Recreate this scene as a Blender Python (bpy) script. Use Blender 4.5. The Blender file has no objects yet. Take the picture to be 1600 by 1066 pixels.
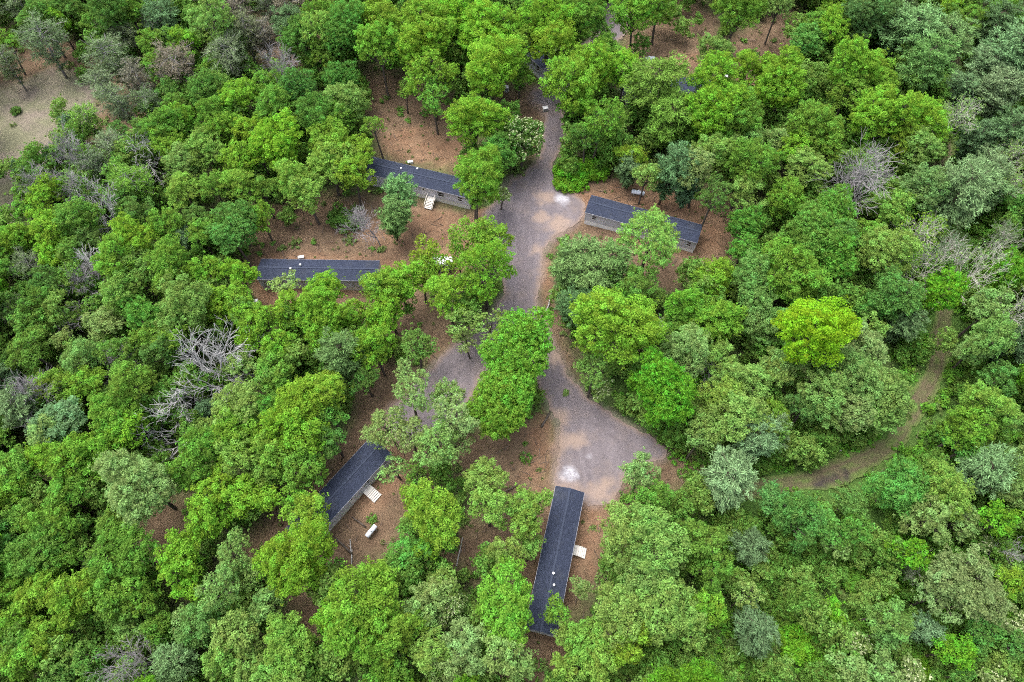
import bpy, bmesh, math, random
import numpy as np
from mathutils import Vector, Matrix, noise as mnoise
from mathutils.geometry import delaunay_2d_cdt

scene = bpy.context.scene
rad = math.radians

# ------------------------------------------------------------------ camera
CAM_H, PITCH, FPX = 112.0, rad(61.5), 1067.0     # a drone 112 m up, looking steeply down
cam_data = bpy.data.cameras.new('camera')
cam_data.sensor_width = 36.0
cam_data.lens = 36.0 * FPX / 1600.0
cam_data.clip_start, cam_data.clip_end = 1.0, 3000.0
cam = bpy.data.objects.new('camera', cam_data)
scene.collection.objects.link(cam)
cam.location = (0, 0, CAM_H)
cam.rotation_euler = (math.pi / 2 - PITCH, 0, 0)
scene.camera = cam

# ------------------------------------------------------------------ sky, sun, exposure
SUN_ELEV, SUN_AZ = rad(70), rad(-55)              # soft, high, from behind the top left
world = bpy.data.worlds.new('World')
scene.world = world
world.use_nodes = True
wn, wl = world.node_tree.nodes, world.node_tree.links
wn.clear()
w_out = wn.new('ShaderNodeOutputWorld')
w_bg = wn.new('ShaderNodeBackground')
w_sky = wn.new('ShaderNodeTexSky')
w_sky.sky_type = 'NISHITA'
w_sky.sun_disc = False
w_sky.sun_elevation = SUN_ELEV
w_sky.sun_rotation = SUN_AZ
w_sky.air_density = 1.0
w_sky.dust_density = 4.0
w_sky.ozone_density = 1.0
w_bg.inputs['Strength'].default_value = 0.15
w_hs = wn.new('ShaderNodeHueSaturation')            # thin high overcast: the blue is mostly washed out
w_hs.inputs['Saturation'].default_value = 0.45
wl.new(w_sky.outputs[0], w_hs.inputs['Color'])
wl.new(w_hs.outputs[0], w_bg.inputs['Color'])
wl.new(w_bg.outputs[0], w_out.inputs['Surface'])

sun_data = bpy.data.lights.new('sun', 'SUN')
sun_data.energy = 0.8
sun_data.angle = rad(50)
sun_data.color = (1.0, 0.97, 0.92)
sun = bpy.data.objects.new('sun', sun_data)
scene.collection.objects.link(sun)
_sd = Vector((math.sin(SUN_AZ) * math.cos(SUN_ELEV), math.cos(SUN_AZ) * math.cos(SUN_ELEV), math.sin(SUN_ELEV)))
sun.rotation_euler = _sd.to_track_quat('Z', 'Y').to_euler()
sun.location = (0, 0, 200)

vs = scene.view_settings
vs.view_transform = 'Standard'
vs.look = 'None'
vs.exposure = 1.82
vs.gamma = 1.0
vs.use_curve_mapping = False
scene.cycles.max_bounces = 6
scene.cycles.diffuse_bounces = 4
scene.cycles.glossy_bounces = 1
scene.cycles.transmission_bounces = 4
scene.cycles.transparent_max_bounces = 4
scene.cycles.use_adaptive_sampling = True
scene.cycles.adaptive_threshold = 0.03
scene.cycles.use_denoising = False      # leaf grain, not smears
scene.cycles.filter_width = 1.05

# ------------------------------------------------------------------ helpers
_S, _C = math.sin(PITCH), math.cos(PITCH)
def at(px, py, z=0.0):
    """Survey point: where the sight line of a photo point meets height z."""
    u, v = (px - 800) / FPX, (py - 533) / FPX
    t = (CAM_H - z) / (_S + v * _C)
    return Vector((u * t, (_C - v * _S) * t, z))
def px_per_m(py, z):
    v = (py - 533) / FPX
    return FPX * (_S + v * _C) / (CAM_H - z)

C = scene.collection
def link(o, parent=None):
    C.objects.link(o)
    if parent is not None:
        o.parent = parent
    return o
def tag(o, label=None, cat=None, group=None, kind=None):
    for k, v in (('label', label), ('category', cat), ('group', group), ('kind', kind)):
        if v: o[k] = v
    return o
def empty(name, loc, rz=0.0):
    o = bpy.data.objects.new(name, None)
    o.empty_display_size = 0.3
    o.location = loc
    o.rotation_euler = (0, 0, rz)
    return link(o)
def mesh_np(name, verts, faces4=None, faces3=None, smooth=False):
    """Mesh from numpy arrays of quads and/or triangles."""
    me = bpy.data.meshes.new(name)
    nv = len(verts)
    n4 = 0 if faces4 is None else len(faces4)
    n3 = 0 if faces3 is None else len(faces3)
    me.vertices.add(nv)
    me.vertices.foreach_set('co', np.asarray(verts, dtype=np.float32).ravel())
    loops = []
    if n4: loops.append(np.asarray(faces4, dtype=np.int32).ravel())
    if n3: loops.append(np.asarray(faces3, dtype=np.int32).ravel())
    loops = np.concatenate(loops)
    me.loops.add(len(loops))
    me.loops.foreach_set('vertex_index', loops)
    me.polygons.add(n4 + n3)
    st = np.concatenate([np.arange(n4) * 4, n4 * 4 + np.arange(n3) * 3]).astype(np.int32)
    tot = np.concatenate([np.full(n4, 4), np.full(n3, 3)]).astype(np.int32)
    me.polygons.foreach_set('loop_start', st)
    me.polygons.foreach_set('loop_total', tot)
    if smooth:
        me.polygons.foreach_set('use_smooth', np.ones(n4 + n3, dtype=bool))
    me.update(calc_edges=True)
    return me
def fattr(me, name, vals):
    a = me.attributes.new(name, 'FLOAT', 'POINT')
    a.data.foreach_set('value', np.asarray(vals, dtype=np.float32))

class MB:
    """Collects solid pieces into one mesh."""
    def __init__(s): s.v, s.f = [], []
    def box(s, x0, x1, y0, y1, z0, z1):
        b = len(s.v)
        s.v += [(x0,y0,z0),(x1,y0,z0),(x1,y1,z0),(x0,y1,z0),(x0,y0,z1),(x1,y0,z1),(x1,y1,z1),(x0,y1,z1)]
        s.f += [tuple(b + i for i in q) for q in ((3,2,1,0),(4,5,6,7),(0,1,5,4),(1,2,6,5),(2,3,7,6),(3,0,4,7))]
        return s
    def bar(s, a, b, w, h):
        """Rectangular bar from a to b."""
        a, b = Vector(a), Vector(b)
        d = (b - a).normalized()
        up = Vector((0, 0, 1)) if abs(d.z) < 0.95 else Vector((0, 1, 0))
        sx = d.cross(up).normalized() * w / 2
        sy = sx.cross(d).normalized() * h / 2
        k = len(s.v)
        for p in (a, b):
            s.v += [tuple(p - sx - sy), tuple(p + sx - sy), tuple(p + sx + sy), tuple(p - sx + sy)]
        s.f += [tuple(k + i for i in q) for q in ((0,1,2,3),(7,6,5,4),(0,4,5,1),(1,5,6,2),(2,6,7,3),(3,7,4,0))]
        return s
    def tube(s, pts, rs, n=8, cap=True):
        pts = [Vector(p) for p in pts]
        k0 = len(s.v)
        for i, p in enumerate(pts):
            d = (pts[min(i+1, len(pts)-1)] - pts[max(i-1, 0)]).normalized()
            ref = Vector((0, 0, 1)) if abs(d.z) < 0.9 else Vector((1, 0, 0))
            a = d.cross(ref).normalized(); b = a.cross(d)
            for j in range(n):
                t = 2 * math.pi * j / n
                s.v.append(tuple(p + (a * math.cos(t) + b * math.sin(t)) * rs[i]))
        for i in range(len(pts) - 1):
            for j in range(n):
                q = (j + 1) % n
                s.f.append((k0+i*n+j, k0+i*n+q, k0+(i+1)*n+q, k0+(i+1)*n+j))
        if cap:
            s.f.append(tuple(k0 + j for j in range(n))[::-1])
            s.f.append(tuple(k0 + (len(pts)-1)*n + j for j in range(n)))
        return s
    def mesh(s, name, smooth=False):
        me = bpy.data.meshes.new(name)
        me.from_pydata(s.v, [], s.f)
        bm = bmesh.new(); bm.from_mesh(me)
        bmesh.ops.recalc_face_normals(bm, faces=bm.faces)
        bm.to_mesh(me); bm.free()
        if smooth:
            for p in me.polygons: p.use_smooth = True
        return me
    def build(s, name, mat, parent=None, smooth=False):
        me = s.mesh(name, smooth)
        me.materials.append(mat)
        return link(bpy.data.objects.new(name, me), parent)

# ------------------------------------------------------------------ materials
def new_mat(name):
    m = bpy.data.materials.new(name); m.use_nodes = True
    nt = m.node_tree; nt.nodes.clear()
    out = nt.nodes.new('ShaderNodeOutputMaterial')
    return m, nt, out
class NT:
    """Small node writer."""
    def __init__(s, nt): s.nt = nt
    def n(s, t, **kw):
        o = s.nt.nodes.new(t)
        for k, v in kw.items(): setattr(o, k, v)
        return o
    def l(s, a, b): s.nt.links.new(a, b)
    def put(s, v, sock):
        if hasattr(v, 'is_linked') or isinstance(v, bpy.types.NodeSocket): s.l(v, sock)
        else:
            sock.default_value = v
    def mix(s, f, a, b, mode='MIX'):
        m = s.n('ShaderNodeMix', data_type='RGBA', blend_type=mode)
        s.put(f, m.inputs[0])
        for v, i in ((a, 6), (b, 7)):
            if isinstance(v, tuple) and len(v) == 3: v = (*v, 1)
            s.put(v, m.inputs[i])
        return m.outputs[2]
    def math(s, op, a, b=0.0, clamp=False):
        m = s.n('ShaderNodeMath', operation=op, use_clamp=clamp)
        s.put(a, m.inputs[0]); s.put(b, m.inputs[1])
        return m.outputs[0]
    def attr(s, name):
        return s.n('ShaderNodeAttribute', attribute_name=name).outputs['Fac']
    def noise(s, scale, detail=4, rough=0.6, vec=None, dist=0.0):
        t = s.n('ShaderNodeTexNoise')
        t.inputs['Scale'].default_value = scale
        t.inputs['Detail'].default_value = detail
        t.inputs['Roughness'].default_value = rough
        t.inputs['Distortion'].default_value = dist
        if vec is not None: s.l(vec, t.inputs['Vector'])
        return t.outputs[0]
    def ramp(s, f, a, b):
        m = s.n('ShaderNodeMapRange'); m.clamp = True
        s.put(f, m.inputs[0]); m.inputs[1].default_value = a; m.inputs[2].default_value = b
        return m.outputs[0]
    def pos(s):
        return s.n('ShaderNodeNewGeometry').outputs['Position']
    def bump(s, h, strength, dist):
        b = s.n('ShaderNodeBump')
        b.inputs['Strength'].default_value = strength
        b.inputs['Distance'].default_value = dist
        s.l(h, b.inputs['Height'])
        return b.outputs[0]
    def bsdf(s, out, col, rough=0.8, spec=0.3, normal=None, metal=0.0):
        p = s.n('ShaderNodeBsdfPrincipled')
        s.put(col if not (isinstance(col, tuple) and len(col) == 3) else (*col, 1), p.inputs['Base Color'])
        s.put(rough, p.inputs['Roughness'])
        p.inputs['Specular IOR Level'].default_value = spec
        p.inputs['Metallic'].default_value = metal
        if normal is not None: s.l(normal, p.inputs['Normal'])
        if out is not None: s.l(p.outputs[0], out.inputs['Surface'])
        return p

def plain(name, col, rough=0.7, spec=0.3, var=0.12, scale=3.0, metal=0.0):
    m, nt, out = new_mat(name); k = NT(nt)
    tc = k.n('ShaderNodeTexCoord').outputs['Object']
    f = k.noise(scale, 5, 0.6, tc)
    c = k.mix(f, tuple(x * (1 - var) for x in col), tuple(min(1, x * (1 + var)) for x in col))
    k.bsdf(out, c, rough, spec, metal=metal)
    return m

def leaf_mat(name, hue_var=1.2, val_var=0.8, transl=0.45, rough=0.55, spec=0.25):
    """Leaves take their hue from the tree's own colour; each leaf and each tuft differ a little."""
    m, nt, out = new_mat(name); k = NT(nt)
    oi = k.n('ShaderNodeObjectInfo')
    r = k.attr('leaf_rnd'); t = k.attr('tuft_rnd')
    hs = k.n('ShaderNodeHueSaturation')
    tc = k.n('ShaderNodeTexCoord').outputs['Object']
    patch = k.noise(0.45, 2, 0.5, tc)                     # broad patches of older and younger leaves in one crown
    hue = k.math('ADD', 0.5, k.math('MULTIPLY', k.math('SUBTRACT', k.math('ADD', k.math('MULTIPLY', t, 0.6), k.math('MULTIPLY', patch, 0.8)), 0.7), 0.05 * hue_var))
    k.l(hue, hs.inputs['Hue'])
    v = k.math('ADD', 1.0 - val_var * 0.5, k.math('MULTIPLY', r, val_var))
    v = k.math('MULTIPLY', v, k.math('ADD', 0.70, k.math('MULTIPLY', t, 0.58)))
    k.l(v, hs.inputs['Value'])
    k.l(oi.outputs['Color'], hs.inputs['Color'])
    col = hs.outputs[0]
    p = k.n('ShaderNodeBsdfDiffuse'); k.l(col, p.inputs['Color'])
    tr = k.n('ShaderNodeBsdfTranslucent')
    k.l(k.mix(0.3, col, (0.26, 0.40, 0.05)), tr.inputs['Color'])
    ms = k.n('ShaderNodeMixShader'); ms.inputs[0].default_value = transl
    k.l(p.outputs[0], ms.inputs[1]); k.l(tr.outputs[0], ms.inputs[2])
    k.l(ms.outputs[0], out.inputs['Surface'])
    return m

M = {}
M['leaf'] = leaf_mat('leaves')
M['needle'] = leaf_mat('needles', 0.4, 0.7, 0.15, 0.6)
M['under'] = leaf_mat('undergrowth_leaves', 1.2, 0.6, 0.25)
def bark_mat(name, col):
    m, nt, out = new_mat(name); k = NT(nt)
    tc = k.n('ShaderNodeTexCoord').outputs['Object']
    mp = k.n('ShaderNodeMapping'); mp.inputs['Scale'].default_value = (3, 3, 0.6); k.l(tc, mp.inputs[0])
    f = k.noise(2.0, 6, 0.7, mp.outputs[0])
    c = k.mix(f, tuple(x * 0.55 for x in col), tuple(min(1, x * 1.35) for x in col))
    k.bsdf(out, c, 0.9, 0.1, k.bump(f, 0.6, 0.05))
    return m
M['bark'] = bark_mat('oak_bark', (0.085, 0.07, 0.06))
M['pinebark'] = bark_mat('pine_bark', (0.10, 0.075, 0.06))
M['deadwood'] = bark_mat('weathered_wood', (0.34, 0.33, 0.325))
M['duskwood'] = bark_mat('bare_twigs', (0.225, 0.208, 0.212))
M['birch'] = bark_mat('birch_bark', (0.40, 0.385, 0.33))
M['blossom'] = plain('blossom', (0.30, 0.34, 0.18), 0.7, 0.2)
# ------------------------------------------------------------------ ground survey: outlines given as sight points
ROAD = [(945,0),(940,40),(915,68),(885,95),(855,130),(832,140),(830,160),(852,170),(852,200),(850,225),(838,255),(820,272),(795,280),
        (784,300),(768,320),(756,338),(764,358),(772,376),(782,400),(788,430),(790,455),(770,490),(740,512),(700,550),(668,578),
        (640,612),(612,636),(598,662),(622,690),(655,690),(692,668),(718,648),(736,624),(748,600),(772,566),(802,545),(826,545),(840,572),(848,610),(858,640),(872,670),
        (868,705),(862,742),(872,764),(900,780),(925,792),(948,790),(972,760),(978,742),(1000,724),(1030,722),(1046,712),
        (1040,700),(1000,672),(960,648),(930,628),(905,603),(890,585),(872,552),(856,512),(842,482),(840,452),(850,420),(852,384),(880,366),
        (902,350),(914,332),(904,306),(880,296),(866,276),(862,246),(878,232),(886,196),(876,165),(905,122),(940,88),(972,62),(985,20),(982,0)]
TRACK_C = [(1528,-20),(1516,40),(1490,95),(1472,150),(1476,210),(1482,300),(1482,400),(1478,480),(1470,530),(1462,580),(1434,630),(1410,674),(1380,704),(1340,723),(1300,742),(1250,753),(1190,762),(1150,770)]
TRACK_W = 3.4
SPUR_C = [(1452,612),(1408,592),(1385,552),(1345,512),(1318,490)]
CLEARING = [(-60,140),(30,132),(60,110),(105,112),(150,128),(150,150),(140,175),(115,195),(98,225),(84,255),(55,275),(34,285),(22,330),(12,385),(-60,395)]
TAN = [  # bare sandy soil round the homes
    [(598,205),(640,196),(690,205),(738,236),(748,258),(700,268),(640,252),(590,242)],
    [(560,352),(600,332),(660,326),(740,332),(748,350),(690,362),(655,378),(622,400),(600,402),(545,396),(470,392),(420,394),(392,404),(384,440),(390,470),(430,486),(500,460),(600,450),(640,430),(640,395),(600,380)],
    [(862,350),(905,330),(940,352),(1000,385),(1090,400),(1135,395),(1143,352),(1100,318),(1040,300),(960,288),(905,296),(880,300),(885,312),(915,318),(880,345)],
    [(600,705),(640,715),(650,745),(625,775),(595,800),(560,790),(560,770),(600,735)],
    [(806,668),(860,640),(872,690),(866,745),(836,770),(812,735),(840,700)],
    [(905,780),(960,780),(966,800),(940,830),(928,870),(916,900),(890,920),(880,880),(900,830)],
    [(640,372),(660,350),(700,340),(720,350),(680,385),(650,392)],
    [(770,318),(700,342),(650,372),(636,400),(640,428),(700,432),(760,420),(785,400),(765,350)],
    [(1040,85),(1100,80),(1090,105),(1040,100)], [(1120,122),(1190,128),(1180,150),(1130,142)],
    [(836,390),(862,400),(866,440),(852,470),(838,430)],
]
LITTER = [  # brown leaf litter and disturbed earth
    [(560,110),(620,110),(720,150),(740,240),(700,262),(590,250),(575,180)],
    [(380,330),(480,300),(600,300),(760,330),(760,350),(660,400),(660,460),(720,480),(720,540),(660,570),(560,500),(380,490)],
    [(850,400),(880,470),(905,560),(890,590),(850,520),(835,440)],
    [(830,300),(1000,270),(1160,310),(1160,400),(1100,430),(1000,470),(880,420)],
    [(560,600),(600,560),(660,560),(640,640),(610,690),(680,700),(860,640),(870,770),(780,780),(690,720),(650,800),(600,880),(530,900),(400,920),(360,860),(460,760),(540,680)],
    [(690,820),(780,810),(900,760),(990,730),(1080,700),(1090,740),(990,790),(940,880),(890,960),(880,1066),(760,1066),(800,960),(760,890),(690,890)],
    [(430,900),(520,900),(540,1000),(460,1010)],
    [(780,130),(870,150),(850,240),(800,230),(760,160)],
    [(1000,0),(1120,0),(1130,120),(1000,130),(960,60)], [(1110,60),(1260,0),(1250,100),(1130,150)],
    [(150,100),(250,110),(240,190),(190,250),(140,240),(150,180)],[(230,780),(290,790),(280,850),(230,850)],
    [(-60,40),(120,60),(160,110),(0,140),(-60,150)], [(380,0),(520,0),(520,100),(420,130)],
    [(1355,700),(1440,690),(1420,740),(1350,760)],
]
GREEN = [  # lush ground cover
    [(1080,780),(1200,700),(1320,640),(1400,520),(1330,450),(1700,420),(1700,1200),(1080,1200)],
    [(1500,20),(1700,20),(1700,480),(1500,480)],
    [(930,590),(1100,540),(1150,700),(1050,690)],
]
def poly(pts, z=0.0):
    return np.array([at(x, y, z)[:2] for x, y in pts])
def resample(P, step, closed=True):
    Q = np.vstack([P, P[:1]]) if closed else P
    out = []
    for a, b in zip(Q[:-1], Q[1:]):
        n = max(1, int(np.hypot(*(b - a)) / step))
        for i in range(n): out.append(a + (b - a) * i / n)
    if not closed: out.append(Q[-1])
    return np.array(out)
def smooth_line(P, it=2, closed=True):
    for _ in range(it):
        if closed:
            N = np.roll(P, -1, axis=0)
            P = np.stack([0.75 * P + 0.25 * N, 0.25 * P + 0.75 * N], 1).reshape(-1, 2)
        else:
            A, B = P[:-1], P[1:]
            P = np.vstack([P[:1], np.stack([0.75 * A + 0.25 * B, 0.25 * A + 0.75 * B], 1).reshape(-1, 2), P[-1:]])
    return P
def sdist(X, P):
    """Signed distance of points X to closed outline P, positive inside."""
    x, y = X[:, 0], X[:, 1]
    d2 = np.full(len(X), 1e18); inside = np.zeros(len(X), bool)
    for a, b in zip(P, np.roll(P, -1, axis=0)):
        e = b - a
        t = np.clip(((x - a[0]) * e[0] + (y - a[1]) * e[1]) / (e @ e + 1e-12), 0, 1)
        d2 = np.minimum(d2, (x - a[0] - t * e[0]) ** 2 + (y - a[1] - t * e[1]) ** 2)
        c = (a[1] > y) != (b[1] > y)
        if c.any():
            inside ^= c & (x < (b[0] - a[0]) * (y - a[1]) / (b[1] - a[1] + 1e-12) + a[0])
    return np.where(inside, 1, -1) * np.sqrt(d2)
def ldist(X, P):
    d2 = np.full(len(X), 1e18)
    for a, b in zip(P[:-1], P[1:]):
        e = b - a
        t = np.clip(((X - a) @ e) / (e @ e + 1e-12), 0, 1)
        q = X - a - t[:, None] * e
        d2 = np.minimum(d2, (q * q).sum(1))
    return np.sqrt(d2)
def vnoise(X, scale, seed=0):
    """Cheap smooth value noise on numpy points, 0..1."""
    rng = np.random.RandomState(seed)
    T = rng.rand(64, 64)
    p = X / scale + 1000
    i = np.floor(p).astype(int); f = p - i; f = f * f * (3 - 2 * f)
    a, b = i[:, 0] % 64, i[:, 1] % 64; a1, b1 = (a + 1) % 64, (b + 1) % 64
    return (T[a, b] * (1 - f[:, 0]) + T[a1, b] * f[:, 0]) * (1 - f[:, 1]) + (T[a, b1] * (1 - f[:, 0]) + T[a1, b1] * f[:, 0]) * f[:, 1]
def fnoise(X, scale, seed=0):
    return 0.55 * vnoise(X, scale, seed) + 0.3 * vnoise(X, scale / 2.3, seed + 1) + 0.15 * vnoise(X, scale / 5.1, seed + 2)

road_P = smooth_line(poly(ROAD), 1)
track_P = smooth_line(poly(TRACK_C), 2, False)
spur_P = smooth_line(poly(SPUR_C), 2, False)
clear_P = smooth_line(poly(CLEARING), 2)
tan_P = [smooth_line(poly(p), 1) for p in TAN]
litter_P = [smooth_line(poly(p), 1) for p in LITTER]
green_P = [smooth_line(poly(p), 1) for p in GREEN]
def sstep(x, a, b):
    t = np.clip((x - a) / (b - a), 0, 1)
    return t * t * (3 - 2 * t)
def masks(X):
    w = (fnoise(X, 5.0, 7) - 0.5) * 5.0 + (fnoise(X, 1.6, 17) - 0.5) * 2.2
    road = sstep(sdist(X, road_P) + w * 0.35, -1.1, 0.1)
    trk = 1 - sstep(np.minimum(ldist(X, track_P), ldist(X, spur_P) + 0.9) + w * 0.3, TRACK_W * 0.40, TRACK_W * 0.75)
    clr = sstep(sdist(X, clear_P) + w, -2.5, 2.0)
    tan = np.max([sstep(sdist(X, p) + w * 0.8, -1.6, 1.4) for p in tan_P], axis=0)
    lit = np.max([sstep(sdist(X, p) + w, -4.0, 2.5) for p in litter_P], axis=0)
    grn = np.max([sstep(sdist(X, p) + w * 1.5, -5.0, 4.0) for p in green_P], axis=0)
    return road, trk, clr, tan, lit, grn

# ------------------------------------------------------------------ ground
gx = np.concatenate([[-900, -500, -260], np.arange(-165, 165.01, 0.8), [260, 500, 900]])
gy = np.concatenate([[-700, -300, -100, -40], np.arange(-12, 200.01, 0.8), [300, 500, 900, 1400]])
GX, GY = np.meshgrid(gx, gy)
G = np.stack([GX.ravel(), GY.ravel()], 1)
m_road, m_trk, m_clr, m_tan, m_lit, m_grn = masks(G)
gz = -0.02 - 0.55 * fnoise(G, 9.0, 3) * (1 - np.clip(m_road + m_tan + m_trk, 0, 1)) - 0.12 * fnoise(G, 2.2, 5) * (1 - m_road)
nx, ny = len(gx), len(gy)
idx = np.arange(nx * ny).reshape(ny, nx)
quads = np.stack([idx[:-1, :-1], idx[:-1, 1:], idx[1:, 1:], idx[1:, :-1]], -1).reshape(-1, 4)
g_me = mesh_np('ground', np.column_stack([G, gz]), quads, smooth=True)
for nm, v in (('m_tan', m_tan), ('m_lit', m_lit), ('m_grn', m_grn), ('m_clr', m_clr), ('m_road', m_road)):
    fattr(g_me, nm, v)
def ground_mat():
    m, nt, out = new_mat('forest_floor'); k = NT(nt)
    P = k.pos()
    n1, n2, n3 = k.noise(0.35, 6, 0.65, P), k.noise(1.6, 9, 0.78, P), k.noise(7.0, 5, 0.75, P)
    n0 = k.noise(0.12, 4, 0.6, P)
    floor = k.mix(k.ramp(n2, 0.3, 0.7), (0.065, 0.058, 0.032), (0.10, 0.11, 0.048))
    floor = k.mix(k.ramp(n1, 0.42, 0.62), floor, (0.065, 0.115, 0.030))
    lit = k.mix(k.ramp(n2, 0.25, 0.75), (0.080, 0.050, 0.034), (0.180, 0.116, 0.076))
    lit = k.mix(k.math('MULTIPLY', k.ramp(n1, 0.45, 0.75), 0.5), lit, (0.26, 0.175, 0.12))
    lit = k.mix(k.math('MULTIPLY', k.ramp(n3, 0.52, 0.68), 0.45), lit, (0.24, 0.17, 0.12))
    lit = k.mix(k.math('MULTIPLY', k.ramp(n3, 0.48, 0.34), 0.4), lit, (0.050, 0.034, 0.026))
    col = k.mix(k.math('MULTIPLY', k.attr('m_lit'), 0.92), floor, lit)
    grn = k.mix(k.ramp(n2, 0.3, 0.7), (0.035, 0.085, 0.018), (0.085, 0.165, 0.03))
    col = k.mix(k.math('MULTIPLY', k.attr('m_grn'), 0.85), col, grn)
    tan = k.mix(k.ramp(n1, 0.3, 0.7), (0.150, 0.080, 0.046), (0.240, 0.148, 0.092))
    tan = k.mix(k.math('MULTIPLY', k.ramp(n2, 0.5, 0.72), 0.65), tan, (0.115, 0.072, 0.05))
    tan = k.mix(k.math('MULTIPLY', k.ramp(n3, 0.52, 0.7), 0.45), tan, (0.35, 0.255, 0.18))
    col = k.mix(k.math('MULTIPLY', k.attr('m_tan'), k.math('ADD', 0.45, k.math('MULTIPLY', k.ramp(k.noise(0.28, 5, 0.7, P), 0.38, 0.6), 0.5))), col, tan)
    clr = k.mix(k.ramp(n1, 0.3, 0.7), (0.140, 0.118, 0.094), (0.195, 0.162, 0.132))
    clr = k.mix(k.math('MULTIPLY', k.ramp(n0, 0.42, 0.6), 0.55), clr, (0.135, 0.15, 0.075))
    clr = k.mix(k.math('MULTIPLY', k.ramp(n2, 0.5, 0.8), 0.4), clr, (0.115, 0.095, 0.065))
    col = k.mix(k.attr('m_clr'), col, clr)
    grav = k.mix(n2, (0.17, 0.135, 0.125), (0.25, 0.20, 0.185))
    col = k.mix(k.math('MULTIPLY', k.attr('m_road'), 0.5), col, grav)
    h = k.math('ADD', n2, k.math('MULTIPLY', n3, 0.6))
    k.bsdf(out, col, 0.95, 0.1, k.bump(h, 0.8, 0.25))
    return m
g_me.materials.append(ground_mat())
ground = link(bpy.data.objects.new('ground', g_me)); tag(ground, kind='structure')

# ------------------------------------------------------------------ gravel road and dirt track: separate sheets
def sheet(name, outline, step, z, jitter, seed):
    rng = np.random.RandomState(seed)
    O = resample(outline, step)
    O = O + (np.stack([fnoise(O, 2.6, seed), fnoise(O, 2.6, seed + 5)], 1) - 0.5) * jitter + (np.stack([vnoise(O, .9, seed + 8), vnoise(O, .9, seed + 9)], 1) - 0.5) * .7
    lo, hi = O.min(0), O.max(0)
    g = np.stack(np.meshgrid(np.arange(lo[0], hi[0], step * 1.3), np.arange(lo[1], hi[1], step * 1.3)), -1).reshape(-1, 2)
    g = g + (rng.rand(*g.shape) - 0.5) * step * 0.6
    g = g[sdist(g, O) > step * 0.55]
    V = np.vstack([O, g]); n = len(O)
    r = delaunay_2d_cdt([Vector(p) for p in V], [(i, (i + 1) % n) for i in range(n)], [], 1, 1e-4)
    vv = np.array([tuple(p) for p in r[0]])
    zz = z - 0.03 * (1 - np.clip(sdist(vv, O) / 1.0, 0, 1)) + 0.04 * (fnoise(vv, 3.0, seed) - 0.4) * 2 * np.clip(sdist(vv, O) / 1.5, 0, 1)
    me = mesh_np(name, np.column_stack([vv, zz]), None, np.array([f[:3] for f in r[2] if len(f) == 3]), smooth=True)
    me.validate()
    return me, np.array([v.co[:2] for v in me.vertices]), O
r_me, rv, rO = sheet('gravel_road', road_P, 0.6, 0.045, 2.2, 31)
fattr(r_me, 'edge', np.clip(sdist(rv, rO) / 0.9, 0, 1))
def blob(X, pts):   # soft spots: (photo x, y, radius m)
    v = np.zeros(len(X))
    for x, y, r in pts:
        c = np.array(at(x, y)[:2]); d = np.hypot(*(X - c).T) + (fnoise(X, 1.2, 44) - 0.5) * r * 1.1
        v = np.maximum(v, 1 - sstep(d, r * 0.35, r))
    return v
fattr(r_me, 'puddle_glare', blob(rv, [(880, 312, 2.0), (893, 743, 1.7), (920, 712, 0.35)]))  # pale sky reflection of puddles, painted into the gravel colour
fattr(r_me, 'sandy', blob(rv, [(850, 310, 2.6), (838, 392, 1.8), (872, 352, 3.4), (868, 690, 3.0), (874, 655, 2.4), (846, 340, 2.0), (890, 770, 3), (940, 770, 3), (900, 690, 2.2), (855, 440, 2.5), (870, 560, 2)]))
ROUTES = [[(965,10),(945,60),(905,110),(868,160),(868,215),(838,290),(820,340),(816,420),(815,470),(780,520),(700,590),(640,650)], [(836,300),(824,400),(828,470),(860,550),(880,630),(905,700),(915,760)],
          [(816,400),(818,460),(845,520),(872,590),(930,660),(1000,700)], [(840,280),(850,310),(895,318)], [(812,420),(800,340),(760,345),(690,390)]]
rd = np.full(len(rv), 99.0)
for q in ROUTES:
    d_ = np.abs(ldist(rv, smooth_line(poly(q), 2, False)) - .85)
    rd = np.minimum(rd, d_)
fattr(r_me, 'rut', 1 - sstep(rd, .12, .5))
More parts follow.
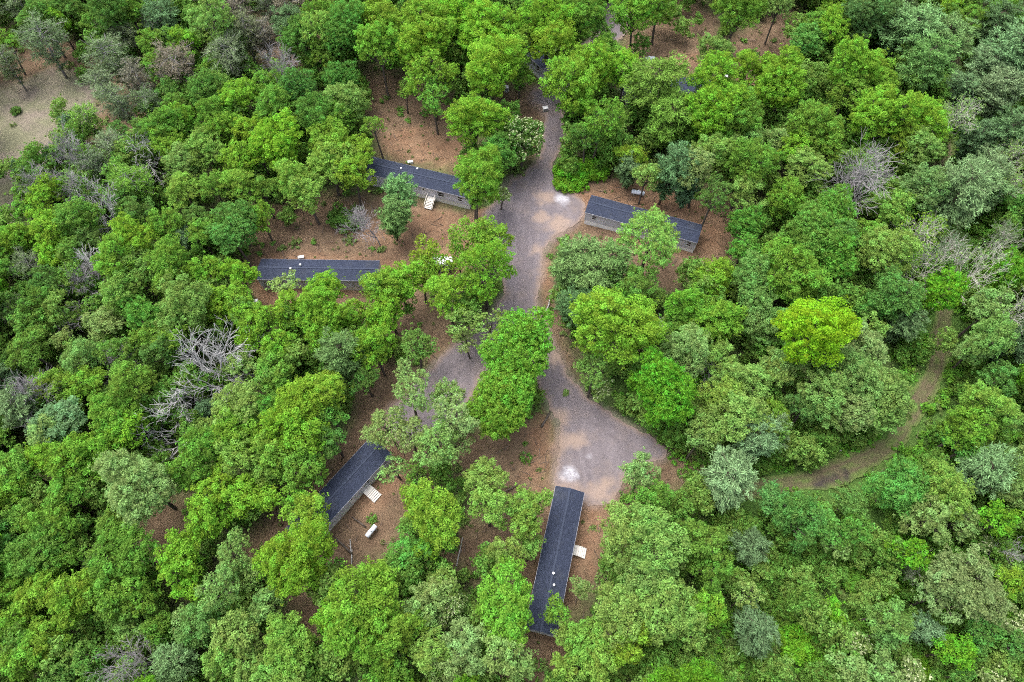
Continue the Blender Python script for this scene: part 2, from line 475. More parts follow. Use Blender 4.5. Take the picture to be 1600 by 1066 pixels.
def road_mat():
    m, nt, out = new_mat('gravel'); k = NT(nt)
    P = k.pos()
    mp = k.n('ShaderNodeMapping'); mp.inputs['Scale'].default_value = (1, 0.22, 1); mp.inputs['Rotation'].default_value = (0, 0, 0.25); k.l(P, mp.inputs[0])
    n1, n2, n3 = k.noise(0.5, 6, 0.6, mp.outputs[0]), k.noise(1.8, 9, 0.8, P), k.noise(6, 6, 0.8, P)
    col = k.mix(k.ramp(n1, 0.3, 0.7), (0.106, 0.091, 0.098), (0.152, 0.131, 0.140))
    col = k.mix(k.math('MULTIPLY', k.ramp(n2, 0.45, 0.75), 0.45), col, (0.092, 0.076, 0.080))
    col = k.mix(k.math('MULTIPLY', k.ramp(n3, 0.5, 0.75), 0.5), col, (0.285, 0.25, 0.26))
    n4 = k.noise(0.22, 5, 0.6, P)
    col = k.mix(k.math('MULTIPLY', k.ramp(n4, 0.48, 0.7), 0.35), col, (0.205, 0.155, 0.125))
    col = k.mix(k.math('MULTIPLY', k.attr('rut'), k.math('MULTIPLY', k.ramp(n1, 0.25, 0.7), 0.85)), col, (0.098, 0.083, 0.090))
    col = k.mix(k.math('MULTIPLY', k.attr('sandy'), 0.55), col, (0.30, 0.215, 0.16))
    e = k.math('SUBTRACT', 1.0, k.attr('edge'))
    col = k.mix(k.math('MULTIPLY', e, k.ramp(n2, 0.25, 0.6)), col, (0.215, 0.155, 0.12))
    col = k.mix(k.math('MULTIPLY', k.attr('puddle_glare'), k.math('MULTIPLY', k.ramp(n2, 0.3, 0.65), 0.8)), col, (0.50, 0.50, 0.55))
    k.bsdf(out, col, 0.9, 0.15, k.bump(k.math('ADD', n2, n3), 0.5, 0.08))
    return m
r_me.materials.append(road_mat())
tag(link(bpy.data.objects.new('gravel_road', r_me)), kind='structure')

tp = resample(track_P, 1.0, False)
tn = np.gradient(tp, axis=0); tn /= np.linalg.norm(tn, axis=1)[:, None]; tn = np.stack([-tn[:, 1], tn[:, 0]], 1)
wob = (fnoise(tp, 6.0, 9) - 0.5) * 1.6
wid = TRACK_W / 2 + wob
t_out = np.vstack([tp + tn * wid[:, None], (tp - tn * wid[:, None])[::-1]])
t_me, tv, tO = sheet('dirt_track', t_out, 0.7, 0.04, 1.2, 61)
tdist = ldist(tv, tp)
fattr(t_me, 'mid', tdist); fattr(t_me, 'edge', np.clip(sdist(tv, tO) / 1.0, 0, 1))
fattr(t_me, 'bare', blob(tv, [(1438, 610, 4), (1465, 530, 4), (1300, 750, 5), (1475, 480, 4), (1370, 715, 4), (1470, 160, 6), (1480, 200, 6), (1515, 60, 6)]))
fattr(t_me, 'mud', blob(tv, [(1288, 756, 1.5), (1305, 748, 1.6), (1320, 741, 1.4), (1275, 760, 1.1)]))
def track_mat():
    m, nt, out = new_mat('track_dirt'); k = NT(nt)
    P = k.pos(); n1, n2, n3 = k.noise(0.5, 5, 0.6, P), k.noise(2.5, 8, 0.7, P), k.noise(10, 4, 0.7, P)
    dirt = k.mix(k.ramp(n2, 0.3, 0.7), (0.066, 0.052, 0.034), (0.128, 0.101, 0.066))
    grass = k.mix(k.ramp(n3, 0.3, 0.7), (0.055, 0.10, 0.025), (0.13, 0.17, 0.05))
    mid = k.attr('mid')
    rut = k.math('SUBTRACT', 1.0, k.math('MULTIPLY', k.math('ABSOLUTE', k.math('SUBTRACT', mid, 0.85)), 1.6), True)
    f = k.math('MULTIPLY', k.math('SUBTRACT', 1.0, rut), k.ramp(n1, 0.32, 0.6))
    f = k.math('MULTIPLY', f, k.math('SUBTRACT', 1.0, k.math('MULTIPLY', k.attr('bare'), 0.45)))
    col = k.mix(f, dirt, grass)
    col = k.mix(k.math('MULTIPLY', k.math('SUBTRACT', 1.0, k.attr('edge')), k.ramp(n2, 0.3, 0.55)), col, grass)
    col = k.mix(k.math('MULTIPLY', k.attr('mud'), k.ramp(n2, 0.3, 0.5)), col, (0.045, 0.038, 0.035))
    k.bsdf(out, col, 0.95, 0.1, k.bump(k.math('ADD', n2, n3), 0.6, 0.12))
    return m
t_me.materials.append(track_mat())
tag(link(bpy.data.objects.new('dirt_track', t_me)), kind='structure')
# ------------------------------------------------------------------ homes
def roof_mat():
    m, nt, out = new_mat('shingles'); k = NT(nt)
    tc = k.n('ShaderNodeTexCoord').outputs['Object']
    b = k.n('ShaderNodeTexBrick'); k.l(tc, b.inputs['Vector'])
    b.offset = 0.5
    b.inputs['Color1'].default_value = (0.012, 0.017, 0.033, 1)
    b.inputs['Color2'].default_value = (0.029, 0.037, 0.066, 1)
    b.inputs['Mortar'].default_value = (0.014, 0.018, 0.030, 1)
    b.inputs['Scale'].default_value = 1.0
    b.inputs['Brick Width'].default_value = 0.33
    b.inputs['Row Height'].default_value = 0.14
    b.inputs['Mortar Size'].default_value = 0.008
    n = k.noise(1.3, 6, 0.65, tc); n2 = k.noise(7.0, 4, 0.7, tc)
    c = k.mix(k.math('MULTIPLY', n, 0.5), b.outputs['Color'], (0.026, 0.032, 0.052))
    c = k.mix(k.math('MULTIPLY', k.ramp(n2, 0.55, 0.75), 0.5), c, (0.062, 0.073, 0.112))
    n3 = k.noise(0.35, 5, 0.7, tc)
    c = k.mix(k.math('MULTIPLY', k.ramp(n3, 0.5, 0.7), 0.45), c, (0.050, 0.054, 0.062))
    k.bsdf(out, c, 0.85, 0.25, k.bump(k.math('ADD', b.outputs['Fac'], n2), 0.5, 0.03))
    return m
def siding_mat():
    m, nt, out = new_mat('vinyl_siding'); k = NT(nt)
    tc = k.n('ShaderNodeTexCoord').outputs['Object']
    w = k.n('ShaderNodeTexWave'); w.wave_type = 'BANDS'; w.bands_direction = 'Z'; w.wave_profile = 'SAW'
    w.inputs['Scale'].default_value = 1.6; k.l(tc, w.inputs['Vector'])
    n = k.noise(0.8, 4, 0.6, tc)
    c = k.mix(n, (0.42, 0.415, 0.47), (0.50, 0.495, 0.545))
    k.bsdf(out, c, 0.55, 0.3, k.bump(w.outputs['Fac'], 0.5, 0.02))
    return m
M['roof'] = roof_mat()
M['siding'] = siding_mat()
M['skirt'] = plain('skirting', (0.55, 0.53, 0.50), 0.6, 0.3)
M['skirt_white'] = plain('white_skirting', (0.72, 0.71, 0.72), 0.6, 0.3)
M['trim'] = plain('white_trim', (0.62, 0.61, 0.62), 0.5, 0.3, 0.05)
M['fascia'] = plain('grey_trim', (0.30, 0.30, 0.34), 0.6, 0.3, 0.15)
M['door'] = plain('door_paint', (0.60, 0.58, 0.60), 0.45, 0.3, 0.05)
M['vent'] = plain('vent_white', (0.66, 0.66, 0.67), 0.5, 0.3, 0.05)
M['ridge'] = plain('ridge_cap', (0.034, 0.042, 0.066), 0.85, 0.2, 0.3, 4.0)
M['tank'] = plain('tank_paint', (0.62, 0.65, 0.72), 0.35, 0.4, 0.06)
M['steel'] = plain('grey_steel', (0.20, 0.20, 0.21), 0.5, 0.4, 0.1)
M['lumber'] = plain('new_lumber', (0.58, 0.545, 0.50), 0.8, 0.2, 0.14, 2.0)
M['concrete'] = plain('concrete', (0.42, 0.40, 0.38), 0.9, 0.2, 0.15)
m, nt, out = new_mat('window_glass'); k = NT(nt)
k.bsdf(out, (0.012, 0.015, 0.018), 0.06, 0.5); M['glass'] = m

HL, HW, EAVE, RISE = 23.0, 4.75, 3.35, 0.62     # roof length, width, eave height, ridge rise
def make_home(label, corner, ang, end='left', skirt='skirt', windows=(), door_x=None, vents=((-3.6, 0.7), (-2.0, -0.7)), length=23.0):
    """corner: the roof corner on the front eave at one end; ang: direction of the long side."""
    HL = length
    u = Vector((math.cos(ang), math.sin(ang), 0)); n = Vector((-u.y, u.x, 0))
    c = Vector((corner[0], corner[1], 0)) + u * (HL / 2 if end == 'left' else -HL / 2) + n * (HW / 2)
    h = empty('mobile_home', c, ang)
    tag(h, label, 'home', 'dark roofed homes around the gravel road')
    x0, x1, y0, y1 = -HL/2 + 0.12, HL/2 - 0.12, -HW/2 + 0.2, HW/2 - 0.2
    SK = 0.8
    MB().box(x0 + .03, x1 - .03, y0 + .03, y1 - .03, -0.5, SK).build('skirting', M[skirt], h)
    wb = MB()
    k0 = len(wb.v)
    zr = EAVE + RISE - 0.10
    wb.v += [(x0,y0,SK),(x1,y0,SK),(x1,y1,SK),(x0,y1,SK),(x0,y0,EAVE),(x1,y0,EAVE),(x1,y1,EAVE),(x0,y1,EAVE),(x0,0,zr),(x1,0,zr)]
    wb.f += [(3,2,1,0),(0,1,5,4),(2,3,7,6),(0,4,8,7,3),(1,2,6,9,5),(4,5,9,8),(7,8,9,6)]
    wall = wb.build('wall', M['siding'], h)
    for sx in (x0, x1):
        for sy in (y0, y1):
            MB().box(sx - .06, sx + .06, sy - .06, sy + .06, SK, EAVE - .02).build('corner_trim', M['trim'], wall)
    rb = MB()
    X0, X1, t = -HL/2, HL/2, 0.10
    zt, ze = EAVE + RISE, EAVE
    rb.v += [(X0,-HW/2,ze),(X1,-HW/2,ze),(X1,0,zt),(X0,0,zt),(X0,HW/2,ze),(X1,HW/2,ze),
             (X0,-HW/2,ze+t),(X1,-HW/2,ze+t),(X1,0,zt+t),(X0,0,zt+t),(X0,HW/2,ze+t),(X1,HW/2,ze+t)]
    rb.f += [(3,2,1,0),(4,5,2,3)[::-1],(6,7,8,9),(9,8,11,10),(0,1,7,6),(5,4,10,11),(0,6,9,3),(3,9,10,4),(1,2,8,7),(2,5,11,8)]
    roof = rb.build('roof', M['roof'], h)
    MB().bar((X0 - .01, 0, zt + t + .02), (X1 + .01, 0, zt + t + .02), 0.30, 0.05).build('ridge_cap', M['ridge'], roof)
    for vx, vy in vents:
        zv = EAVE + RISE * (1 - abs(vy) / (HW / 2)) + t
        MB().tube([(vx, vy, zv - .05), (vx, vy, zv + .38), (vx, vy, zv + .40), (vx, vy, zv + .5)], [.10, .10, .20, .17], 10).build('roof_vent', M['vent'], roof)
    for s in (-1, 1):
        MB().box(X0 + .02, X1 - .02, s * (HW/2 + .02) - .025, s * (HW/2 + .02) + .025, EAVE - .12, EAVE + .06).build('fascia', M['fascia'], roof)
    for wx, ww, wh in windows:
        for sy, side in ((y0, -1),):
            fr = MB()
            zc = SK + 1.45
            a, b, lo, hi = wx - ww/2, wx + ww/2, zc - wh/2, zc + wh/2
            yo, yi = sy - 0.07, sy + 0.01
            fr.box(a - .07, a, yo, yi, lo - .07, hi + .07); fr.box(b, b + .07, yo, yi, lo - .07, hi + .07)
            fr.box(a, b, yo, yi, hi, hi + .07); fr.box(a, b, yo, yi, lo - .07, lo)
            fr.box(a, b, yo, yi - .0, zc - .025, zc + .025)
            w = fr.build('window', M['trim'], h)
            MB().box(a, b, sy - .03, sy - .012, lo, zc - .025).build('pane', M['glass'], w)
            MB().box(a, b, sy - .03, sy - .012, zc + .025, hi).build('pane', M['glass'], w)
    if door_x is not None:
        d = MB().box(door_x - .47, door_x + .47, y0 - .05, y0 + .02, SK + .12, SK + 2.2).build('door', M['door'], h)
        MB().box(door_x - .2, door_x + .2, y0 - .065, y0 - .052, SK + 1.45, SK + 2.0).build('door_window', M['glass'], d)
        MB().tube([(door_x + .38, y0 - .05, SK + 1.05), (door_x + .38, y0 - .12, SK + 1.05)], [.035, .035], 8).build('handle', M['steel'], d)
    return h
def home_x(h, px, py, z):
    return (h.matrix_basis.inverted() @ at(px, py, z)).x

W_STD = ((-9.6, .9, 1.2), (-6.6, .9, 1.2), (-3.2, .6, .9), (3.4, 1.6, 1.2), (6.4, .9, 1.2), (9.6, .9, 1.2))
h1 = make_home('dark roofed grey home with white railed front steps, above the left fork', (-8.75, 92.1), rad(-17.0), 'right', windows=((-9.6,.9,1.2),(-6.4,.9,1.2),(5.2,1.4,1.2),(9.4,.9,1.2)), door_x=1.4, vents=((-4.3, .35), (-1.2, 1.55)))
h2 = make_home('dark roofed grey home lying level, farthest toward the left woods', (-48.6, 72.3), rad(-1.0), 'left', windows=((-4.6,.9,1.2),(-8.6,.9,1.2),(2.4,1.4,1.2),(8.8,.9,1.2)), door_x=-1.2, vents=((-5.1, -.35), (-3.4, .55)))
h3 = make_home('dark roofed home with white skirting, on the right beside the gravel road', (14.7, 88.5), rad(-19.5), 'left', 'skirt_white', windows=((-9.5,.75,1.1),(-3.5,.75,1.1),(-.6,.75,1.1),(5.2,1.2,1.2),(10.0,.75,1.1)), door_x=2.6, vents=((2.2, -.9), (3.4, .5)))
h4 = make_home('slanting dark roofed home above the white tank, lower left', (-20.0, 37.7), rad(52.0), 'right', windows=((-8.2,.9,1.2),(-5.6,1.4,.9),(3.6,1.4,1.2),(8.2,.9,1.2)), door_x=.2, vents=((-4.2, -.5), (-5.6, -1.3)), length=19.5)
h5 = make_home('lowest dark roofed home, seen end on from above near the bottom', (11.7, 31.1), rad(76.3), 'right', windows=((-8,.9,1.2),(-4,.9,1.2),(5,1.4,1.2)), door_x=.9, vents=((-4.2, -.55), (-2.6, -.1)), length=22.0)
h6 = make_home('home half hidden under trees, upper right, only one roof corner showing', (25.0, 122.8), rad(0.0), 'left', 'skirt_white', windows=W_STD, door_x=1.4)
h7 = make_home('home almost wholly hidden under the top oaks beside the gravel road', (7.1, 130.4), rad(-52.0), 'right', 'skirt_white', windows=W_STD, door_x=1.4)

def make_steps(label, home, x, landing=1.3, width=1.5, rails=True, y_front=-HW/2 + .2, side_turn=0, treads=5, grp='wooden entry steps at the homes'):
    u = home.matrix_basis @ Vector((x, y_front - .08, 0))
    s = empty('wooden_steps', u, home.rotation_euler.z)
    tag(s, label, 'steps', grp)
    zt = 0.86; w = width / 2
    nb = max(4, int(landing / 0.28)); bw = landing / nb
    for i in range(nb):
        MB().box(-w, w, -(i + 1) * bw + .012, -i * bw - .012, zt - .04, zt).build('deck_board', M['lumber'], s)
    for px in (-w + .06, w - .06):
        for py in (-.12, -landing + .08):
            MB().box(px - .05, px + .05, py - .05, py + .05, -.3, zt - .04).build('post', M['lumber'], s)
    run = 0.30
    for i in range(treads):
        z = zt - (i + 1) * zt / (treads + 1)
        y = -landing - i * run
        MB().box(-w + .04, w - .04, y - run + .03, y - .01, z - .045, z).build('tread', M['lumber'], s)
    ye = -landing - treads * run
    for sx in (-w, w):
        MB().bar((sx, -landing + .02, zt - .16), (sx, ye, -.05), .05, .24).build('stringer', M['lumber'], s)
        if rails:
            r = MB().bar((sx, -landing + .05, zt + .92), (sx, ye, .98), .09, .05).build('handrail', M['lumber'], s)
            for f in (0.04, 0.5, 0.97):
                yy = (-landing + .05) * (1 - f) + ye * f
                zz = (zt + .92) * (1 - f) + .98 * f
                MB().box(sx - .045, sx + .045, yy - .045, yy + .045, zz - 1.0, zz - .02).build('baluster', M['lumber'], r)
            MB().bar((sx, -.05, zt + .95), (sx, -landing + .05, zt + .95), .09, .05).build('handrail', M['lumber'], s)
    return s
make_steps('white railed wooden steps down from the front of the upper left home', h1, home_x(h1, 673, 312, .9), 1.2, 1.6)
make_steps('plain wooden steps off the slanting lower left home', h4, home_x(h4, 572, 763, .9), 1.0, 1.7, False)
make_steps('small pale wooden landing with steps beside the lowest home', h5, home_x(h5, 905, 861, .9), 1.4, 1.6, False, treads=3)

# ------------------------------------------------------------------ propane tanks
def make_tank(label, px, py, ang, L=2.7, R=.46):
    p = at(px, py, .7)
    t = empty('propane_tank', (p.x, p.y, 0.0), rad(ang))
    tag(t, label, 'tank', 'white fuel tanks by the homes')
    pts, rs = [], []
    for i in range(7):
        a = math.pi / 2 * i / 6
        pts.append((-L/2 + R * .75 * (1 - math.sin(a)), 0, .75)); rs.append(max(.03, R * math.sin(a) if i else .04))
    for i in range(7):
        a = math.pi / 2 * i / 6
        pts.append((L/2 - R * .75 * (1 - math.cos(a)), 0, .75)); rs.append(max(.03, R * math.cos(a)))
    MB().tube(pts, rs, 20).build('tank_body', M['tank'], t, True)
    MB().tube([(0, 0, 1.15), (0, 0, 1.36), (0, 0, 1.42)], [.22, .22, .10], 14).build('valve_dome', M['tank'], t)
    for sx in (-.3 * L, .3 * L):
        MB().box(sx - .09, sx + .09, -.38, .38, -.3, .42).build('saddle', M['concrete'], t)
    return t
make_tank('white fuel tank on bare soil below the slanting lower left home', 580, 830, 54, 2.2, .40)
make_tank('white fuel tank behind the right hand home, by the gravel road', 997, 301, -14)
make_tank('white fuel tank between trunks above the half hidden upper home', 1014, 92, 4)

# ------------------------------------------------------------------ camper trailer glimpsed under the oaks by the road
def make_camper():
    a, b = at(645, 405, 2.6), at(727, 409, 2.6)
    c = (a + b) / 2; ang = math.atan2(b.y - a.y, b.x - a.x)
    t = empty('camper_trailer', (c.x, c.y, 0), ang)
    tag(t, 'white camper trailer showing in glimpses beneath the oaks beside the gravel road', 'trailer')
    L, W = 5.4, 2.1
    bm = bmesh.new()
    bmesh.ops.create_cube(bm, size=1)
    for v in bm.verts:
        v.co = Vector((v.co.x * L, v.co.y * W, 0.55 + (v.co.z + .5) * 2.15))
        if v.co.x > 0 and v.co.z < 1: v.co.x -= .8
    bmesh.ops.bevel(bm, geom=bm.edges[:], offset=.16, segments=3, affect='EDGES')
    me = bpy.data.meshes.new('body'); bm.to_mesh(me); bm.free(); me.materials.append(M['vent'])
    body = link(bpy.data.objects.new('body', me), t)
    for x in (-2.0, 0.3, 1.5):
        MB().box(x - .35, x + .35, -W/2 - .02, -W/2 + .02, 1.5, 2.1).build('window', M['glass'], body)
    MB().box(-1.5, -.8, -W/2 - .03, -W/2 + .02, .65, 2.45).build('door', M['trim'], body)
    MB().box(-.5, .3, -.35, .35, 2.69, 2.95).build('roof_vent', M['trim'], body)
    MB().box(1.4, 1.9, -.25, .25, 2.69, 2.80).build('roof_vent', M['trim'], body)
    for x in (-.7, .25):
        for s in (-1, 1):
            w = MB().tube([(x, s * 1.0, .35), (x, s * 1.22, .35)], [.35, .35], 18).build('wheel', M['steel'], t)
            MB().tube([(x, s * 1.221, .35), (x, s * 1.24, .35)], [.2, .18], 12).build('rim', M['trim'], w)
    MB().bar((1.6, .5, .5), (3.6, 0, .5), .1, .1).bar((1.6, -.5, .5), (3.6, 0, .5), .1, .1).build('tow_frame', M['steel'], t)
    return t
make_camper()

# small ground things
def dome_cover(label, px, py):
    p = at(px, py, .3)
    t = empty('tank_cover', (p.x, p.y, 0)); tag(t, label, 'cover')
    MB().tube([(0,0,-.3),(0,0,.25)], [.42,.42], 18).build('riser', M['vent'], t)
    MB().tube([(0,0,.25),(0,0,.31),(0,0,.36)], [.52,.52,.30], 18).build('lid', M['vent'], t)
dome_cover('round white ground cover on orange soil in the upper right clearing', 1135, 118)
def utility_box(label, px, py, col, s=(1.1,.8,.9)):
    p = at(px, py, .4)
    t = empty('utility_box', (p.x, p.y, 0), rad(12)); tag(t, label, 'box')
    MB().box(-s[0]/2, s[0]/2, -s[1]/2, s[1]/2, -.2, s[2]).build('cabinet', col, t)
    MB().box(-s[0]/2 - .05, s[0]/2 + .05, -s[1]/2 - .05, s[1]/2 + .05, s[2], s[2] + .07).build('lid', M['trim'], t)
    MB().box(-s[0]/2 + .1, s[0]/2 - .1, -s[1]/2 - .03, -s[1]/2, .1, s[2] - .1).build('door', M['steel'], t)
utility_box('small tan box on litter at the top road edge', 852, 171, M['lumber'])
utility_box('small white box left of the farthest left home', 401, 473, M['vent'], (.7,.7,1.0))
utility_box('white box on brown ground below the home under the top oaks', 791, 139, M['vent'], (1.0,1.0,1.0))
utility_box('white unit just behind the farthest left home', 470, 401, M['trim'], (1.1,.5,.3))
utility_box('white unit behind the upper left home with railed steps', 641, 252, M['trim'], (1.1,.5,.3))
# ------------------------------------------------------------------ tree building
def unit(a):
    return a / (np.linalg.norm(a, axis=-1, keepdims=True) + 1e-9)
class Leaves:
    def __init__(s, seed):
        s.rng = np.random.RandomState(seed); s.P, s.N, s.T, s.L, s.W, s.K = [], [], [], [], [], []
    def tufts(s, cen, rad_, per, L, flat=0.8, up=0.55, wid=0.62, under=0.25, spread=1.0):
        """cen (n,3) tuft centres, rad_ (n,) radii, per (n,) leaves each."""
        r = s.rng
        per = np.maximum(1, np.asarray(per).astype(int))
        k = np.repeat(np.arange(len(cen)), per); n = len(k)
        d = unit(r.normal(size=(n, 3)))
        flip = (d[:, 2] < 0) & (r.rand(n) > under)
        d[flip, 2] *= -1
        q = rad_[k] * (0.45 + 0.55 * np.sqrt(r.rand(n)))
        p = cen[k] + d * q[:, None] * np.array([1, 1, flat])
        nn = unit(d * 0.7 + np.array([0, 0, up]) + r.normal(size=(n, 3)) * 0.38 * spread)
        t = unit(np.cross(nn, r.normal(size=(n, 3))))
        s.P.append(p); s.N.append(nn); s.T.append(t)
        ll = L * (0.65 + 0.7 * r.rand(n)); s.L.append(ll); s.W.append(ll * wid)
        s.K.append(r.rand(len(cen))[k])
    def needles(s, cen, out, rad_, per, L, W):
        """Plumes: needle cards that follow the branch outward and up."""
        r = s.rng
        k = np.repeat(np.arange(len(cen)), per); n = len(k)
        off = r.normal(size=(n, 3)) * rad_[k][:, None] * np.array([.5, .5, .28])
        t = unit(out[k] * 0.8 + r.normal(size=(n, 3)) * 0.55 + np.array([0, 0, 0.35]))
        nn = unit(np.cross(t, np.cross(np.array([0, 0, 1.0]) + r.normal(size=(n, 3)) * 0.6, t)))
        s.P.append(cen[k] + off); s.N.append(nn); s.T.append(t)
        ll = L * (0.6 + 0.8 * r.rand(n)); s.L.append(ll); s.W.append(np.full(n, W) * (0.7 + .6 * r.rand(n)))
        s.K.append(r.rand(len(cen))[k])
    def mesh(s, name, mat):
        P, N, T = np.vstack(s.P), np.vstack(s.N), np.vstack(s.T)
        L, W, K = np.concatenate(s.L), np.concatenate(s.W), np.concatenate(s.K)
        B = unit(np.cross(N, T)); n = len(P)
        l, w = (T * L[:, None] / 2), (B * W[:, None] / 2)
        V = np.stack([P - l, P + w - l * .15, P + l - N * (L[:, None] * .12), P - w - l * .15], 1).reshape(-1, 3)
        me = mesh_np(name, V, np.arange(4 * n).reshape(-1, 4))
        fattr(me, 'leaf_rnd', np.repeat(s.rng.rand(n), 4)); fattr(me, 'tuft_rnd', np.repeat(K, 4))
        me.materials.append(mat)
        return me

def limb_path(a, b, rng, n=4, wob=0.12, sag=0.0):
    a, b = Vector(a), Vector(b); L = (b - a).length
    pts = []
    for i in range(n + 1):
        t = i / n
        p = a.lerp(b, t)
        if 0 < i < n:
            p += Vector(rng.normal(size=3)) * wob * L * 0.5
        p.z += math.sin(t * math.pi) * sag * L
        pts.append(p)
    return pts

def broadleaf(seed, R, hc, nl=9, lobe=(.24, .44), tuft=.80, L=.29, dens=1.0, flat=.85, thin=0.0, up=.55, tall=.95, low=-.55, fill=13.0):
    """A crown of uneven lobes on limbs, each lobe a cloud of separate leafy tufts; returns trunk and crown meshes."""
    rng = np.random.RandomState(seed)
    cen, rho = [], []
    tries = 0
    ph = rng.rand(3) * 6.28
    while len(cen) < nl and tries < 600:
        tries += 1
        az, el = rng.rand() * 2 * math.pi, math.asin(rng.uniform(low, 1.0))
        ragged = 1 + .16 * math.sin(2 * az + ph[0]) + .10 * math.sin(3 * az + ph[1])     # crowns are not round
        q = R * rng.uniform(.42, .74) * ragged
        rr = R * rng.uniform(*lobe) * (1.0 if el > -.1 else .8)
        c = np.array([math.cos(az) * math.cos(el) * q, math.sin(az) * math.cos(el) * q, math.sin(el) * q * tall])
        if all(np.linalg.norm(c - o) > 0.60 * (rr + ro) for o, ro in zip(cen, rho)):
            cen.append(c); rho.append(rr)
    cen, rho = np.array(cen), np.array(rho)
    lv = Leaves(seed + 1)
    TC, TR = [], []
    for i, (c, rr) in enumerate(zip(cen, rho)):
        n = max(5, int(fill * (rr / tuft) ** 2 * (1 - thin)))
        d = unit(rng.normal(size=(n, 3)))
        out = unit(c + np.array([0, 0, 0.5 * R]))
        bad = (d @ out) < -0.45
        d[bad] -= 2 * (d[bad] @ out)[:, None] * out
        p = c + d * rr * rng.uniform(.58, 1.16, (n, 1)) * np.array([1, 1, flat])
        keep = np.ones(n, bool)
        for j in range(len(cen)):
            if j != i: keep &= np.linalg.norm((p - cen[j]) / np.array([1, 1, flat]), axis=1) > rho[j] * 0.66
        TC.append(p[keep]); TR.append(tuft * rng.uniform(.5, 1.08, keep.sum()))
    TC, TR = np.vstack(TC), np.concatenate(TR)
    k = 1.0 * R / np.percentile(np.hypot(TC[:, 0], TC[:, 1]) + TR * .5, 95)      # true crown radius
    kz = min(1.05, 1.0 * R / np.percentile(np.abs(TC[:, 2]) + TR * .5, 97))
    TC *= np.array([k, k, kz]); cen = cen * np.array([k, k, kz]); rho = rho * k
    keep = []                                            # tufts stand apart from each other, with shade between
    for i in range(len(TC)):
        if not keep or np.min(np.linalg.norm(TC[keep] - TC[i], axis=1) - .62 * (TR[keep] + TR[i])) > 0: keep.append(i)
    TC, TR = TC[keep], TR[keep]
    TC[:, 2] += hc
    lv.tufts(TC, TR, 58 * dens * (TR / .8) ** 2 * (.36 / L) ** 2 + 6, L, .78, up, under=.15, spread=1.25)
    # stray sprays that break the outline, and inner leaves along the limbs
    k = rng.permutation(len(TC))[:len(TC) // 2]
    o = TC[k] - np.array([0, 0, hc])
    sp = TC[k] + unit(o) * rng.uniform(.2, 1.15, (len(k), 1)) * tuft + rng.normal(size=(len(k), 3)) * .25
    lv.tufts(sp, tuft * rng.uniform(.3, .6, len(k)), np.full(len(k), 10), L * .9, .8, up, spread=1.4)
    inner = cen * rng.uniform(.45, .8, (len(cen), 1)); inner[:, 2] += hc
    lv.tufts(inner, rho * .85, 16 * dens * (1 - thin) * rho ** 2 * (.36 / L) ** 2 + 8, L, .8, up)
    crown = lv.mesh('crown', M['leaf'])
    tb = MB()
    r0 = 0.040 * R + 0.07
    fork = Vector((rng.normal() * .2, rng.normal() * .2, max(1.2, hc - R * .85)))
    tb.tube([(0, 0, -.6), (0, 0, .05), (fork.x * .3, fork.y * .3, fork.z * .5), fork, fork + Vector((0, 0, R * .35))], [r0 * 1.5, r0 * 1.15, r0, r0 * .82, r0 * .5], 8)
    for c, rr in zip(cen, rho):
        e = Vector(c) + Vector((0, 0, hc))
        st = fork + Vector((0, 0, rng.uniform(-.1, .3) * R))
        tb.tube(limb_path(st, e, rng, 4, .10, .06), [r0 * .55, r0 * .46, r0 * .36, r0 * .26, r0 * .14], 6, False)
    idx = rng.permutation(len(TC))[:int(34 + 70 * thin)]
    for i in idx:
        j = int(np.argmin(np.linalg.norm(cen + np.array([0, 0, hc]) - TC[i], axis=1)))
        s_ = Vector(cen[j] * .8) + Vector((0, 0, hc - .15))
        tb.tube(limb_path(s_, TC[i], rng, 2, .1), [r0 * .2, r0 * .14, r0 * .06], 4, False)
    tm = tb.mesh('trunk', True); tm.materials.append(M['bark'])
    return [('trunk', tm, None), ('crown', crown, 'leaf')]

